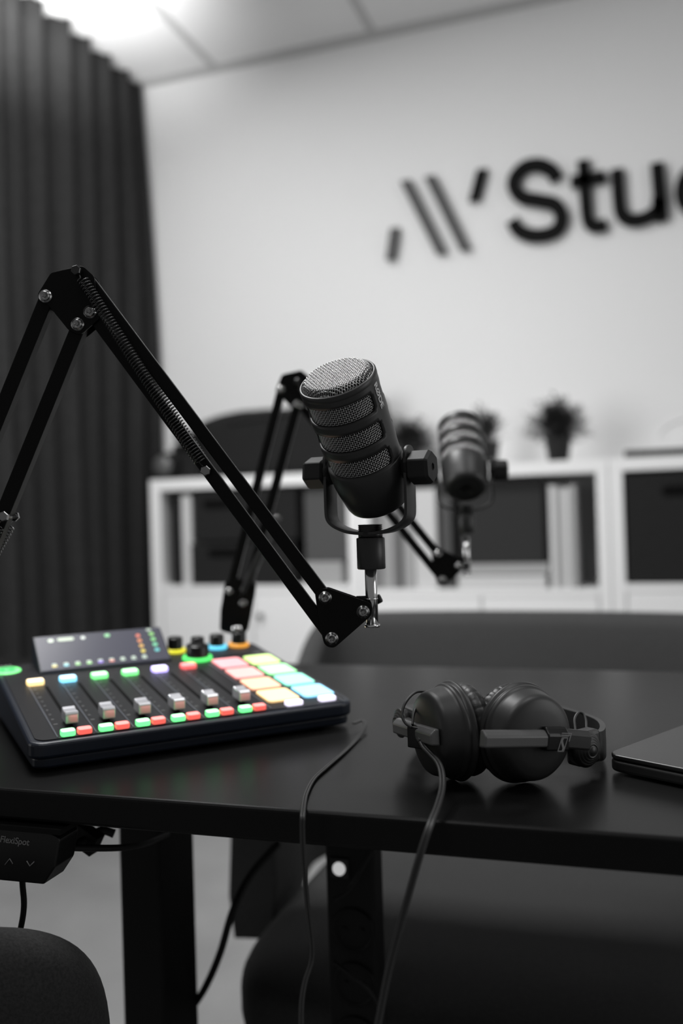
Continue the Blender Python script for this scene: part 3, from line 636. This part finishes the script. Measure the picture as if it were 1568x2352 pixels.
# ================================================================== BOOM ARMS
def boom(label, plane_pt, pts, bw, bw2, post_xy, group):
    """pts in pixels on the arm's own vertical plane; returns the tree root"""
    n = Vector((math.sin(TH), -math.cos(TH), 0))            # towards the viewer, horizontal
    p0 = plane_pt; X = R0; Z = Vector((0, 0, 1))
    q = {k: onplane(v[0], v[1], p0, n) for k, v in pts.items()}
    lc = lambda v: ((v - p0).dot(X), (v - p0).dot(Z))
    pl = basis(X, Z, n, p0)
    t = thing('boom_arm', Vector((post_xy[0], post_xy[1], DZ)), label, 'microphone arm', group)
    off = lambda v, w: v + n * w
    def barp(a, c, w, name='arm_bar', ext=.004):
        d = (q[c] - q[a]).normalized(); b = MB(); A = q[a] - d * ext; B_ = q[c] + d * ext
        m = basis(d, n.cross(d), n, (A + B_) / 2); b.box((0, 0, 0), ((B_ - A).length, w, w)); bmesh.ops.transform(b.bm, matrix=m, verts=b.bm.verts)
        b.build(name, M['black'], t, bevel=.0009)
    barp('ua', 'la', bw); barp('ub', 'lb', bw); barp('da', 'ea', bw2); barp('db', 'eb', bw2)
    hw = max(bw, bw2) / 2 + .0012
    def plate(poly, r, name, w=hw):
        for s in (1, -1):
            b = MB(); pp = rpoly([lc(onplane(x, y, p0, n)) for x, y in poly], r)
            b.prism(pp, pl, s * w - .0008, s * w + .0008); b.build(name, M['black'], t, bevel=.0004)
    plate(pts_poly['elbow'][group], .0055, 'elbow_plate'); plate(pts_poly['hand'][group], .006, 'hand_plate', bw / 2 + .0012); plate(pts_poly['foot'][group], .006, 'foot_plate')
    def bolt(p, w, r=.0043, mt_='steel', hexn=None):
        c = off(q[p], 0) if isinstance(p, str) else p; b = MB()
        for s in (1, -1):
            m = pl.copy(); m.translation = off(c, s * w); m = m @ (Matrix.Identity(4) if s > 0 else Matrix.Rotation(PI, 4, 'X'))
            if hexn: b.lathe([(0, 0), (r, 0), (r, .0028), (r * .86, .0034), (0, .0034)], m @ Matrix.Rotation(.3, 4, 'Z'), 6, smooth=False)
            else: b.lathe([(r * 1.22, 0), (r * 1.22, .0008), (r * .95, .001), (r * .95, .002), (r * .75, .0031), (r * .5, .0034), (r * .46, .0018), (0, .0018)], m, 24)
        b.cyl(off(c, -w), off(c, w), r * .5, seg=10); b.build('bolt', M[mt_], t)
    for k in ('la', 'lb'): bolt(k, bw / 2 + .002)
    for k in ('ub', 'da', 'db', 'ea', 'eb'): bolt(k, hw + .0008)
    bolt('hc', bw / 2 + .002); bolt('s0', hw + .0045, .0040, 'dsteel', 6); bolt('s1', hw + .003, .0042, 'steel', 6)
    if 's2' in q: bolt('s2', hw + .003, .0042, 'steel', 6)
    def spring(a, c, w, r=.0043, pitch=.0026):
        A, B_ = off(q[a], w), off(q[c], w); d = B_ - A; Ln = d.length; d.normalize(); s1 = n; s2 = d.cross(n); e = .008
        N = int((Ln - 2 * e) / pitch); K = 14; path = []
        for i in range(N * K + 1):
            an = 2 * PI * i / K; rr = r
            path.append(A + d * (e + (Ln - 2 * e) * i / (N * K)) + (s1 * math.cos(an) + s2 * math.sin(an)) * rr)
        path = [A, A + d * e * .5] + path + [B_ - d * e * .5, B_]
        b = MB(); b.tube(path, .00062, 5); b.build('spring', M['dsteel'], t)
    for w in (hw + .0048, -hw - .0048):
        spring('s0', 's1', w)
        if 's2' in q: spring('s2', 's3', w)
    # hinge and rod that carries the microphone
    b = MB(); hc = q['hc']; rp = q['rod1']; top = q['rod0']; b.cyl(Vector((rp.x, rp.y, q['rodlow'].z + .002)), Vector((rp.x, rp.y, top.z)), .0048, seg=32)
    b.cyl(Vector((rp.x, rp.y, q['rodlow'].z)), Vector((rp.x, rp.y, q['rodlow'].z + .0022)), .0062, seg=32); b.cyl(Vector((rp.x, rp.y, q['rodmid'].z - .001)), Vector((rp.x, rp.y, q['rodmid'].z)), .0052, seg=32)
    b.build('mount_rod', M['chrome'], t)
    b = MB(); m_ = (hc + Vector((rp.x, rp.y, hc.z))) / 2 + Z * .003; b.box((0, 0, 0), ((rp - hc).length * .8, .0080, .012)); bmesh.ops.transform(b.bm, matrix=basis(X, n.cross(X) * -1, Z, m_), verts=b.bm.verts); b.build('hinge_block', M['dsteel'], t, bevel=.001)
    b = MB(); kc = Vector((rp.x, rp.y, hc.z + .003)) - n * .004; ke = kc + X * .001 - n * .022; b.cyl(kc, ke, .003); b.cyl(ke, ke - n * .010, .0050, .0050, 20); b.box(ke - n * .005 + X * .001 + Z * .001, (.016, .006, .0075), Matrix.Rotation(-.45, 3, 'Y')); b.build('clamp_knob', M['blackmatt'], t, bevel=.0015)
    # base post and table clamp
    b = MB(); px_, py_ = post_xy; fz = q['fp'].z; b.cyl((px_, py_, DZ + .03), (px_, py_, fz), .0065); b.cyl((px_, py_, fz - .006), (px_, py_, fz + .002), .0095); b.build('post', M['chrome'], t)
    b = MB(); b.lathe([(0, .0), (.021, 0), (.021, .008), (.014, .012), (.012, .033), (0, .033)], Matrix.Translation((px_, py_, DZ)), 32)
    b.build('clamp', M['black'], t, bevel=.0005)
    return t
G1 = 'microphone arms on the desk'; G2 = 'rear'
pts_poly = {'elbow': {}, 'hand': {}, 'foot': {}}
grpF, grpR = 'front', 'rear'
A = dict(ua=(212, 656), ub=(213, 722), la=(747, 1371), lb=(762, 1464), s0=(186, 631), s1=(477, 1083), da=(112, 686), db=(185, 750), ea=(-205, 1470), eb=(-132, 1534), s2=(21, 1186), s3=(-150, 1500), hc=(833, 1403), rod0=(850, 1290), rod1=(852, 1345), rodlow=(852, 1440), rodmid=(852, 1374), fp=(-168, 1545))
pts_poly['elbow']['front'] = [(88, 690), (124, 632), (196, 616), (222, 640), (236, 735), (190, 775), (163, 762), (118, 706)]
pts_poly['hand']['front'] = [(722, 1350), (755, 1350), (856, 1385), (852, 1412), (766, 1487), (745, 1480), (733, 1430)]
pts_poly['foot']['front'] = [(-222, 1462), (-190, 1450), (-112, 1518), (-118, 1556), (-150, 1590), (-190, 1590)]
pF = P(784, 1176, 0.712)
nF = Vector((math.sin(TH), -math.cos(TH), 0))
fpw = onplane(-168, 1545, pF, nF)
t = boom('front black spring boom arm in sharp focus, reaching from left edge to front microphone', pF, A, .0102, .0115, (fpw.x, fpw.y + .0), 'front'); t['group'] = G1
B2 = dict(ua=(697, 893), ub=(692, 934), la=(1005, 1272), lb=(1015, 1331), s0=(684, 880), s1=(850, 1125), da=(646, 897), db=(683, 930), ea=(528, 1358), eb=(560, 1385), s2=(637, 1190), s3=(553, 1372), hc=(1053, 1299), rod0=(1070, 1235), rod1=(1070, 1270), rodlow=(1070, 1322), rodmid=(1070, 1290), fp=(545, 1440))
pts_poly['elbow']['rear'] = [(632, 902), (648, 862), (692, 852), (714, 870), (712, 925), (690, 946), (668, 934), (648, 914)]
pts_poly['hand']['rear'] = [(990, 1258), (1012, 1260), (1066, 1288), (1064, 1304), (1018, 1346), (1004, 1342), (996, 1312)]
pts_poly['foot']['rear'] = [(518, 1338), (540, 1326), (588, 1340), (584, 1370), (568, 1452), (540, 1456), (506, 1448), (508, 1400)]
pR = P(784, 1176, 1.14); fpr = onplane(545, 1440, pR, nF)
t = boom('rear black boom arm, out of focus behind the mixer, holding the rear microphone', pR, B2, .0100, .0110, (fpr.x, fpr.y), 'rear'); t['group'] = G1

# ================================================================== MICROPHONE
def make_mic(mtx, tiltA, label):
    t = thing('microphone', mtx, label, 'microphone', 'microphones on boom arms')
    RT = Matrix.Rotation(tiltA, 4, 'X'); ZR = .0832
    def ML(name, b, m, parent=None, bevel=0, tilt=True, **k):
        o = b.build(name, m, parent or t, bevel=bevel, world=False, **k)
        if tilt and parent is None: o.matrix_basis = RT
        return o
    R1 = .0301; circ = 2 * PI * R1; z0_, z1_ = .0115, ZR
    # perforated sleeve: flat sheet with rounded windows, wrapped round the axis
    V2 = []; E = []; holes = []
    def loop(l, close=True):
        s = len(V2); V2.extend(Vector(p) for p in l); m_ = len(l)
        E.extend((s + i, s + (i + 1) % m_) for i in range(m_ if close else m_ - 1))
    W2 = circ / 2; nx = 144
    bottom = [(-W2 + 2 * W2 * i / nx, z0_) for i in range(nx + 1)]; topl = [(W2 - 2 * W2 * i / nx, z1_) for i in range(nx + 1)]
    loop(bottom + topl)
    ww = R1 * math.radians(148); hh = .0152; rc = .0046
    for side in (0, 1):
        for k in range(3):
            zc = ZR - .0163 - .0235 * k; xc = W2 / 2 * (1 if side else -1)
            pl_ = rrect(ww, hh, rc, 10, xc, zc); dense = []
            for i in range(len(pl_)):
                a, c = Vector(pl_[i]), Vector(pl_[(i + 1) % len(pl_)]); m_ = max(1, int((c - a).length / .0012))
                dense += [tuple(a.lerp(c, j / m_)) for j in range(m_)]
            loop(dense); holes.append((xc, zc))
    def inhole(x, z, g=0.0):
        for xc, zc in holes:
            dx = abs(x - xc) - (ww / 2 - rc); dz = abs(z - zc) - (hh / 2 - rc)
            if max(dx, 0) ** 2 + max(dz, 0) ** 2 < (rc + g) ** 2 and dx < rc + g and dz < rc + g: return True
        return False
    for i in range(1, nx):
        for j in range(1, 22):
            x = -W2 + 2 * W2 * i / nx; z = z0_ + (z1_ - z0_) * j / 22
            if not inhole(x, z, .0006): V2.append(Vector((x, z)))
    r = geometry.delaunay_2d_cdt(V2, E, [], 0, 1e-7)
    b = MB(); vs = [b.bm.verts.new((R1 * math.cos(p.x / R1), R1 * math.sin(p.x / R1), p.y)) for p in r[0]]
    for f in r[2]:
        cx_ = sum(r[0][i].x for i in f) / 3; cz_ = sum(r[0][i].y for i in f) / 3
        if inhole(cx_, cz_, -3e-5): continue
        try: nf = b.bm.faces.new([vs[i] for i in f]); nf.smooth = True
        except ValueError: pass
    bmesh.ops.remove_doubles(b.bm, verts=b.bm.verts, dist=2e-5)
    bmesh.ops.delete(b.bm, geom=[v for v in b.bm.verts if not v.link_faces], context='VERTS')
    # rotate so the closed spines sit at the knob sides (+-X): holes are centred at x/R1 = +-90 degrees already
    sl_ = ML('sleeve', b, M['micbody'], solid=.0030)
    b = MB(); b.lathe([(.0279, ZR - .002), (.0279, ZR + .0006), (.0287, ZR + .0014), (.0297, ZR + .0012), (.0303, ZR + .0002), (.0303, ZR - .003), (.0300, ZR - .0035)], seg=96); ML('rim', b, M['micbody'])
    b = MB(); b.lathe([(.0272, .0125), (.0300, .0122), (.0305, .0105), (.0306, .004), (.0303, -.004), (.0291, -.0125), (.0274, -.0205), (.0264, -.0262), (.0251, -.0295), (.0222, -.0316), (.0178, -.0322), (0, -.0322)], seg=96)
    lb = ML('lower_body', b, M['micbody'])
    b = MB(); b.lathe([(.0118, -.0320), (.0118, -.0330), (.0100, -.0332), (.0098, -.0326), (0, -.0324)], seg=40); ML('socket_rim', b, M['blackmatt'], lb)
    # dark liner behind the wire
    b = MB(); b.lathe([(.0264, .011), (.0264, ZR), (.0255, ZR + .0028), (.021, ZR + .0040), (0, ZR + .0046)], seg=64); ln = ML('grille_liner', b, M['grback'])
    # woven wire: flat cap
    p = .00168; rw = .00036; zc = lambda r_: ZR + .0058 - .0008 * (r_ / .0279) ** 2 - .0060 * max(0, (r_ - .0228) / .0051) ** 2.2
    b = MB(); Rm = .0279; nn_ = int(Rm / p)
    for ax_ in (0, 1):
        for i in range(-nn_, nn_ + 1):
            c = i * p; half = math.sqrt(max(0, Rm * Rm - c * c))
            if half < p: continue
            ns = int(half / (p / 2)); path = []
            for j in range(-ns, ns + 1):
                s = j * p / 2; x, y = (s, c) if ax_ == 0 else (c, s)
                rr = math.hypot(x, y); sg = math.sin(PI * s / p + PI / 2 + PI * i + (PI if ax_ else 0))
                path.append((x, y, zc(rr) + rw * .95 * sg))
            b.tube(path, rw, 4, cap=False)
    ML('top_grille', b, M['wire'])
    # woven wire: drum
    b = MB(); Rw = .0273; nA = int(round(2 * PI * Rw / p)) // 2 * 2; zs_ = [.0128 + p * k for k in range(int((ZR - .0145) / p))]
    for k, z in enumerate(zs_):
        path = [Vector(((Rw + rw * .95 * math.sin(PI * j / 2 + PI / 2 + PI * k)) * math.cos(2 * PI * j / (2 * nA)), (Rw + rw * .95 * math.sin(PI * j / 2 + PI / 2 + PI * k)) * math.sin(2 * PI * j / (2 * nA)), z)) for j in range(2 * nA + 1)]
        b.tube(path, rw, 4, cap=False)
    for i in range(nA):
        a = 2 * PI * i / nA; path = []
        for j in range(2 * len(zs_)):
            z = zs_[0] + p / 2 * j; rr = Rw + rw * .95 * math.sin(PI * j / 2 - PI / 2 + PI * i); path.append((rr * math.cos(a), rr * math.sin(a), z))
        b.tube(path, rw, 4, cap=False)
    ML('side_grille', b, M['wire'])
    # brand text on the spine facing +X, reading down the axis
    mt = basis(Vector((0, 0, -1)), Vector((0, 1, 0)), Vector((1, 0, 0)), (R1 + .0001, -.002, ZR - .0155))
    o = text('brand_text', 'RØDE', .0078, mt, M['white'], t, .00015, .00018); o.matrix_basis = RT
    # pivot bosses, knobs, yoke
    yk = MB(); prof = [(-.0352, .006)] + [(-.0352, -.030), (-.0345, -.0375), (-.031, -.0425), (-.024, -.0465), (-.014, -.0495), (0, -.0505)]
    pts2 = [Vector((x, z, 0)) for x, z in prof]; pts2 = pts2 + [Vector((-v.x, v.y, 0)) for v in pts2[-2::-1]]
    c2 = spline(pts2[1:-1], 5); c2 = [Vector((-.0352, .0085, 0))] + c2 + [Vector((.0352, .0085, 0))]
    th = .0013; wd_ = .0095; rows = []
    for i, v in enumerate(c2):
        tt = (c2[min(i + 1, len(c2) - 1)] - c2[max(i - 1, 0)]).normalized(); n2 = Vector((-tt.y, tt.x, 0))
        rows.append([yk.bm.verts.new((v.x + n2.x * a, y, v.y + n2.y * a)) for a, y in ((th, -wd_), (th, wd_), (-th, wd_), (-th, -wd_))])
    for A_, B_ in zip(rows, rows[1:]):
        for k in range(4):
            f = yk.bm.faces.new((A_[k], A_[(k + 1) % 4], B_[(k + 1) % 4], B_[k])); f.smooth = k in (0, 2)
    yk.bm.faces.new(rows[0]); yk.bm.faces.new(rows[-1][::-1])
    for s in (-1, 1): yk.cyl((s * .0338, 0, .0085), (s * .0366, 0, .0085), .0096, seg=32)
    yo = yk.build('yoke', M['micbody'], t, world=False, bevel=.0004)
    for s in (-1, 1):
        b = MB(); m_ = Matrix.Translation((s * .0363, 0, 0)) @ Matrix.Rotation(s * PI / 2, 4, 'Y')
        b.lathe([(0, -.004), (.0100, -.004), (.0104, .0)], m_, 32)
        k_ = MB(); pr_ = [(0, .0005), (.0112, .0005), (.0133, .0022), (.0133, .0160), (.0118, .0186), (.0030, .0188), (.0028, .0175), (0, .0175)]
        def hexm(a, z): q_ = ((a + PI / 6) % (PI / 3)) - PI / 6; return min(1.0, math.cos(PI / 6) / math.cos(q_) * 1.035)
        k_.lathe(pr_, m_ @ Matrix.Rotation(PI / 6 + .12, 4, 'Z'), 96, mod=hexm, smooth=False)
        k_.build('knob', M['micring'], t, world=False, bevel=.0006, angle=12)
        b.build('washer', M['blackmatt'], t, world=False)
    b = MB(); th_ = [(0, -.0435)]; z = -.0435
    th_ += [(.0094, -.0435), (.0098, -.0440)]
    for k in range(4): th_ += [(.0098, z - .0010 - .0014 * k), (.0091, z - .0014 - .0014 * k), (.0098, z - .0018 - .0014 * k)]
    th_ += [(.0098, -.0545), (0, -.0545)]; b.lathe(th_, seg=40); b.build('threaded_stud', M['blackgloss'], t, world=False)
    b = MB(); b.lathe([(0, -.0540), (.0106, -.0540), (.0114, -.0546), (.0114, -.0785), (.0108, -.0792), (0, -.0792)], seg=48); b.build('collar', M['micbody'], t, world=False)
    return t
yaw = math.radians(27); tcv = Vector((math.sin(TH), -math.cos(TH), 0))
Xm = R0 * math.cos(yaw) + tcv * math.sin(yaw); Zm = Vector((0, 0, 1)); Ym = Zm.cross(Xm)
mp = onplane(846, 1080, pF, nF)
mic = make_mic(basis(Xm, Ym, Zm, mp), math.radians(37), 'front podcast microphone in sharp focus with a woven metal grille')
m2 = copy_tree(mic); m2['label'] = 'rear podcast microphone, out of focus, seen from its rounded back end'
yaw2 = math.radians(4); X2 = -(R0 * math.cos(yaw2) + tcv * math.sin(yaw2)); Y2 = Zm.cross(X2); mp2 = onplane(1066, 1083, pR, nF)
m2.matrix_basis = basis(X2, Y2, Zm, mp2)
for ch in m2.children:
    if ch.name.split('.')[0] in ('sleeve', 'rim', 'lower_body', 'grille_liner', 'top_grille', 'side_grille', 'brand_text'): ch.matrix_basis = Matrix.Rotation(math.radians(42), 4, 'X')

# ================================================================== HEADPHONES
cR = Vector((*atz(1190, 1681, DZ + .0385).to_2d(), DZ + .0385)); cL = Vector((*atz(1046, 1677, DZ + .0385).to_2d(), DZ + .0385))
t = thing('headphones', (cL + cR) / 2 - Vector((0, 0, .0385)), 'black over-ear headphones lying on their ear cups on the desk', 'headphones')
camdir = Vector((math.sin(TH), -math.cos(TH), 0))
def cup(c, ang, side):
    """ang: outward normal measured from the direction towards the camera, to the right"""
    nrm = camdir * math.cos(ang) + R0 * math.sin(ang); X = Vector((0, 0, 1)).cross(nrm); m_ = basis(X, Vector((0, 0, 1)), nrm, c)
    b = MB(); b.lathe([(0, -.001), (.035, -.001), (.0376, .0), (.0382, .0012), (.0376, .0028), (.0362, .0036), (.0358, .0052), (.0366, .0060), (.0362, .0076), (.0352, .0086), (.0345, .0094), (.0340, .0110), (.0322, .0195), (.0314, .0218), (.0298, .0238), (.0270, .0252), (.0200, .0264), (.0100, .0270), (0, .0272)], m_, 96)
    hs = b.build('ear_cup', M['hp'], t)
    b = MB()
    def pf(u, v):
        a = 2 * PI * u; e = 2 * PI * v; pl_ = (abs(math.sin(a * 17 + 1.1 * math.sin(3 * a) + .35 * math.sin(e))) ** .25); R_ = .0250; rx = .0106; rz = .0090
        d = 1 - .065 * (1 - pl_) * max(0, math.cos(e) * .7 + .5)
        rr = R_ + rx * d * math.cos(e); return m_ @ Vector((rr * math.cos(a), rr * math.sin(a), -.0088 + rz * math.sin(e) * (1 - .03 * (1 - pl_))))
    b.grid(pf, 240, 25, wrap_u=True); b.build('ear_pad', M['leather'], t)
    b = MB(); b.lathe([(0, -.004), (.02, -.004), (.02, -.001)], m_, 32); b.build('driver_cover', M['grback'], hs)
    return m_
aR = math.radians(27); aL = math.radians(-70)
mR = cup(cR, aR, 1); mL = cup(cL, aL, -1)
def armbar(m_, xa, xb, ya, yb, z, name, hgt=.0125, dep=.0075, mt_='hp'):
    """hexagonal bar across the cup face from (xa,ya) to (xb,yb)"""
    A_ = Vector((xa, ya, 0)); B_ = Vector((xb, yb, 0)); d = (B_ - A_).normalized(); up = Vector((-d.y, d.x, 0))
    b = MB(); prf = [(-hgt / 2, 0), (hgt / 2, 0), (hgt / 2, dep * .45), (hgt * .22, dep), (-hgt / 2 + .001, dep)]
    mm = m_ @ basis(up, Vector((0, 0, 1)), d, A_ + Vector((0, 0, z))); b.prism(prf, mm, 0, (B_ - A_).length); return b.build(name, M[mt_], t, bevel=.0012)
armbar(mR, -.055, .004, .0082, .0004, .0265, 'slider_arm', mt_='hplit')
br = armbar(mR, .000, .020, .0008, -.0020, .0265, 'slider_clip', .0175, .0082, 'blackgloss')
armbar(mR, .018, .045, -.0018, -.0075, .0245, 'fork_arm', .0150, .0055, 'hp')
# logo plate on the clip
z_ = .0265 + .0082 + .0001
lm = mR @ Matrix.Translation((.0130, -.0040, z_)) @ Matrix.Rotation(math.radians(-9), 4, 'Z')
b = MB(); sh = lambda x, y: (x + .28 * y, y)
fw_, fh = .0062, .0105
for x0_, y0_, x1_, y1_ in ((-fw_ / 2, -fh / 2, fw_ / 2, -fh / 2 + .0008), (-fw_ / 2, fh / 2 - .0008, fw_ / 2, fh / 2), (-fw_ / 2, -fh / 2, -fw_ / 2 + .0007, fh / 2), (fw_ / 2 - .0007, -fh / 2, fw_ / 2, fh / 2)):
    b.prism([sh(x0_, y0_), sh(x1_, y0_), sh(x1_, y1_), sh(x0_, y1_)], lm, 0, .0002)
b.prism([sh(*q) for q in ((-.0026, .0048), (-.0006, .0048), (-.0010, .0028), (.0002, .0008), (.0018, -.0012), (.0027, -.0030), (.0026, -.0048), (.0006, -.0048), (.0008, -.0030), (-.0004, -.0012), (-.0018, .0006), (-.0027, .0026))], lm, 0, .0002)
for k in range(2): b.prism([sh(x, y) for x, y in ((-.0040, fh / 2 + .0012 + k * .0014), (.0044, fh / 2 + .0012 + k * .0014), (.0044, fh / 2 + .0018 + k * .0014), (-.0040, fh / 2 + .0018 + k * .0014))], lm, 0, .0002)
b.prism([sh(.0046, fh / 2 + .0032), sh(.0054, fh / 2 + .0032), sh(.0054, fh / 2 - .003), sh(.0046, fh / 2 - .003)], lm, 0, .0002)
b.build('logo_plate', M['grey_print'], br)
armbar(mL, -.046, .026, -.0030, .0030, .0262, 'slider_arm', mt_='hplit')
# hinge discs, headband
hR = P(1346, 1721, .683); hL = P(925, 1660, .745)
def hinge(c, nrm, r=.0138):
    m_ = nrm.to_track_quat('Z', 'Y').to_matrix().to_4x4(); m_.translation = c
    b = MB(); pr_ = [(0, .008), (.0035, .0078), (.0042, .0066)]
    for k in range(4): x = .0046 + k * .0020; zz_ = .0066 - k * .0012; pr_ += [(x, zz_ + .0006), (x + .0013, zz_ + .0004), (x + .0016, zz_ - .0008)]
    pr_ += [(r, .001), (r, -.006), (0, -.006)]; b.lathe(pr_, m_, 40); b.build('hinge_disc', M['hp'], t)
hinge(hR, (camdir * .85 + R0 * .5)); hinge(hL, (-R0 * .9 + camdir * .35), .0115)
for nm, a_, c_ in (('hinge_block', hR, 1), ('hinge_block', hL, -1)):
    b = MB(); b.box((0, 0, 0), (.026, .014, .026)); xx = (R0 * .8 - camdir * .6) if c_ > 0 else (R0 * .35 + camdir * .9)
    m_ = basis(xx.normalized(), Vector((0, 0, 1)).cross(xx.normalized()), Vector((0, 0, 1)), a_ + (-camdir * .008 if c_ > 0 else R0 * .010)); bmesh.ops.transform(b.bm, matrix=m_, verts=b.bm.verts); b.build(nm, M['hp'], t, bevel=.003)
b = MB(); s0 = P(1378, 1712, .700); path = spline([P(1352, 1712, .702), s0, P(1384, 1697, .725), P(1368, 1680, .765), P(1320, 1662, .800), P(1230, 1640, .835), P(1110, 1634, .850), P(1010, 1642, .835), P(950, 1650, .795), P(930, 1655, .755)], 10)
def strap(path, hgt, th, name, m):
    b = MB(); rows = []
    for i, v in enumerate(path):
        tt = (path[min(i + 1, len(path) - 1)] - path[max(i - 1, 0)]); tt.z = 0; tt.normalize(); nr = Vector((-tt.y, tt.x, 0))
        rows.append([b.bm.verts.new(v + nr * x + Vector((0, 0, z))) for x, z in ((-th, -hgt), (th, -hgt), (th * 1.1, 0), (th, hgt), (-th, hgt), (-th * 1.1, 0))])
    for A_, B_ in zip(rows, rows[1:]):
        for k in range(6): b.bm.faces.new((A_[k], A_[(k + 1) % 6], B_[(k + 1) % 6], B_[k]))
    b.bm.faces.new(rows[0]); b.bm.faces.new(rows[-1][::-1]); b.build(name, m, t, bevel=.0008, angle=25)
strap(path, .0115, .0022, 'headband', M['hp'])
# left fork and cable block
fA = P(935, 1668, .735); fB = P(962, 1688, .70)
b = MB(); m_ = basis((fB - fA).normalized(), Vector((0, 0, 1)).cross((fB - fA).normalized()).normalized(), (fB - fA).normalized().cross(Vector((0, 0, 1)).cross((fB - fA).normalized()).normalized()), (fA + fB) / 2); b.box((0, 0, 0), ((fB - fA).length + .02, .006, .014)); bmesh.ops.transform(b.bm, matrix=m_, verts=b.bm.verts); b.build('fork_arm', M['hp'], t, bevel=.001)
b = MB(); cbk = P(962, 1690, .683); b.box((0, 0, 0), (.013, .014, .0165)); bmesh.ops.transform(b.bm, matrix=basis((R0 * .8 + camdir * .6), (camdir * -.8 + R0 * .6), Vector((0, 0, 1)), cbk), verts=b.bm.verts); kb = b.build('cable_block', M['blackgloss'], t, bevel=.001)
for pp, rr in (([P(985, 1589, .70), P(955, 1590, .698), P(932, 1612, .69), P(923, 1640, .684), P(930, 1660, .68), P(945, 1671, .678)], .0011), ([P(970, 1610, .70), P(956, 1625, .695), P(949, 1645, .688), P(947, 1665, .682)], .0010)):
    b = MB(); b.tube(spline(pp), rr, 8); b.build('lead_wire', M['cable'], t)
b = MB(); b.tube(spline([P(1321, 1678, .705), P(1319, 1652, .712), P(1328, 1637, .716), P(1339, 1640, .716), P(1345, 1655, .712), P(1346, 1676, .706)]), .0011, 8); b.build('lead_wire', M['cable'], t)
b = MB(); b.tube([P(961, 1694, .677), P(967, 1704, .668)], [.0030, .0022], 12); b.build('strain_relief', M['cable'], kb)
b = MB(); cpts = [P(966, 1701, .670), P(975, 1717, .662), P(992, 1735, .655), P(1006, 1752, .648), P(1014, 1775, .638), P(1015, 1810, .621), P(1005, 1850, .596), P(990, 1888, .570), P(970, 1945, .562), P(945, 2030, .562), P(915, 2140, .565), P(890, 2240, .57), P(868, 2352, .57), P(850, 2450, .57)]
cs = spline(cpts)
tw = [Vector(p) for p in cs]; b.tube([p - R0 * .00115 for p in tw], .00135, 8); b.tube([p + R0 * .00115 + camdir * .0003 for p in tw], .00135, 8); b.build('cable', M['cable'], t)

# ================================================================== MIXER CABLE (thin twin lead hanging over the edge)
za = DZ + .0018
c1 = [atz(812, 1662, za + .004), atz(832, 1655, za + .006), atz(838, 1668, za + .004), atz(822, 1695, za), atz(790, 1727, za), atz(750, 1762, za), atz(720, 1790, za), atz(703, 1822, za + .0005), atz(697, 1850, za + .001), P(695, 1872, .602), P(694, 1905, .600), P(697, 1980, .603), P(706, 2080, .61), P(716, 2170, .615), P(714, 2210, .615), P(700, 2255, .61), P(692, 2310, .605), P(692, 2400, .60)]
b = MB(); cs = spline(c1); b.tube([p - R0 * .0009 for p in cs], .0010, 8); b.tube([p + R0 * .0009 for p in cs], .0010, 8)
tag(b.build('twin_cable', M['cable'], None), 'thin black twin cable from the mixer corner hanging over the near desk edge', 'cable')
c1 = [atz(820, 1668, za), atz(838, 1680, za), atz(826, 1700, za), atz(803, 1716, za), atz(797, 1740, za), atz(785, 1772, za), atz(765, 1806, za), atz(742, 1842, za)]

# ================================================================== LAPTOP
la = Vector((0.875, -0.483, 0)); lb = Vector((0.483, 0.875, 0)); lc_ = Vector((-0.0335, 0.7225, DZ))
t = thing('laptop', basis(la, lb, Vector((0, 0, 1)), lc_), 'closed dark grey aluminium laptop at the right edge of the desk', 'laptop')
b = MB(); rr_ = rrect(.304, .212, .010, 6, .152, .106); b.prism(rr_, I4, .0022, .0112); b.build('base', M['laptop'], t, bevel=.0022, seg=4, world=False)
b = MB(); b.prism(rr_, I4, .0117, .0156); b.build('lid', M['laptop'], t, bevel=.0012, seg=3, world=False)
for x in (.03, .274):
    for y in (.03, .182): b = MB(); b.cyl((x, y, 0), (x, y, .0025), .007); b.build('rubber_foot', M['blackmatt'], t, world=False)
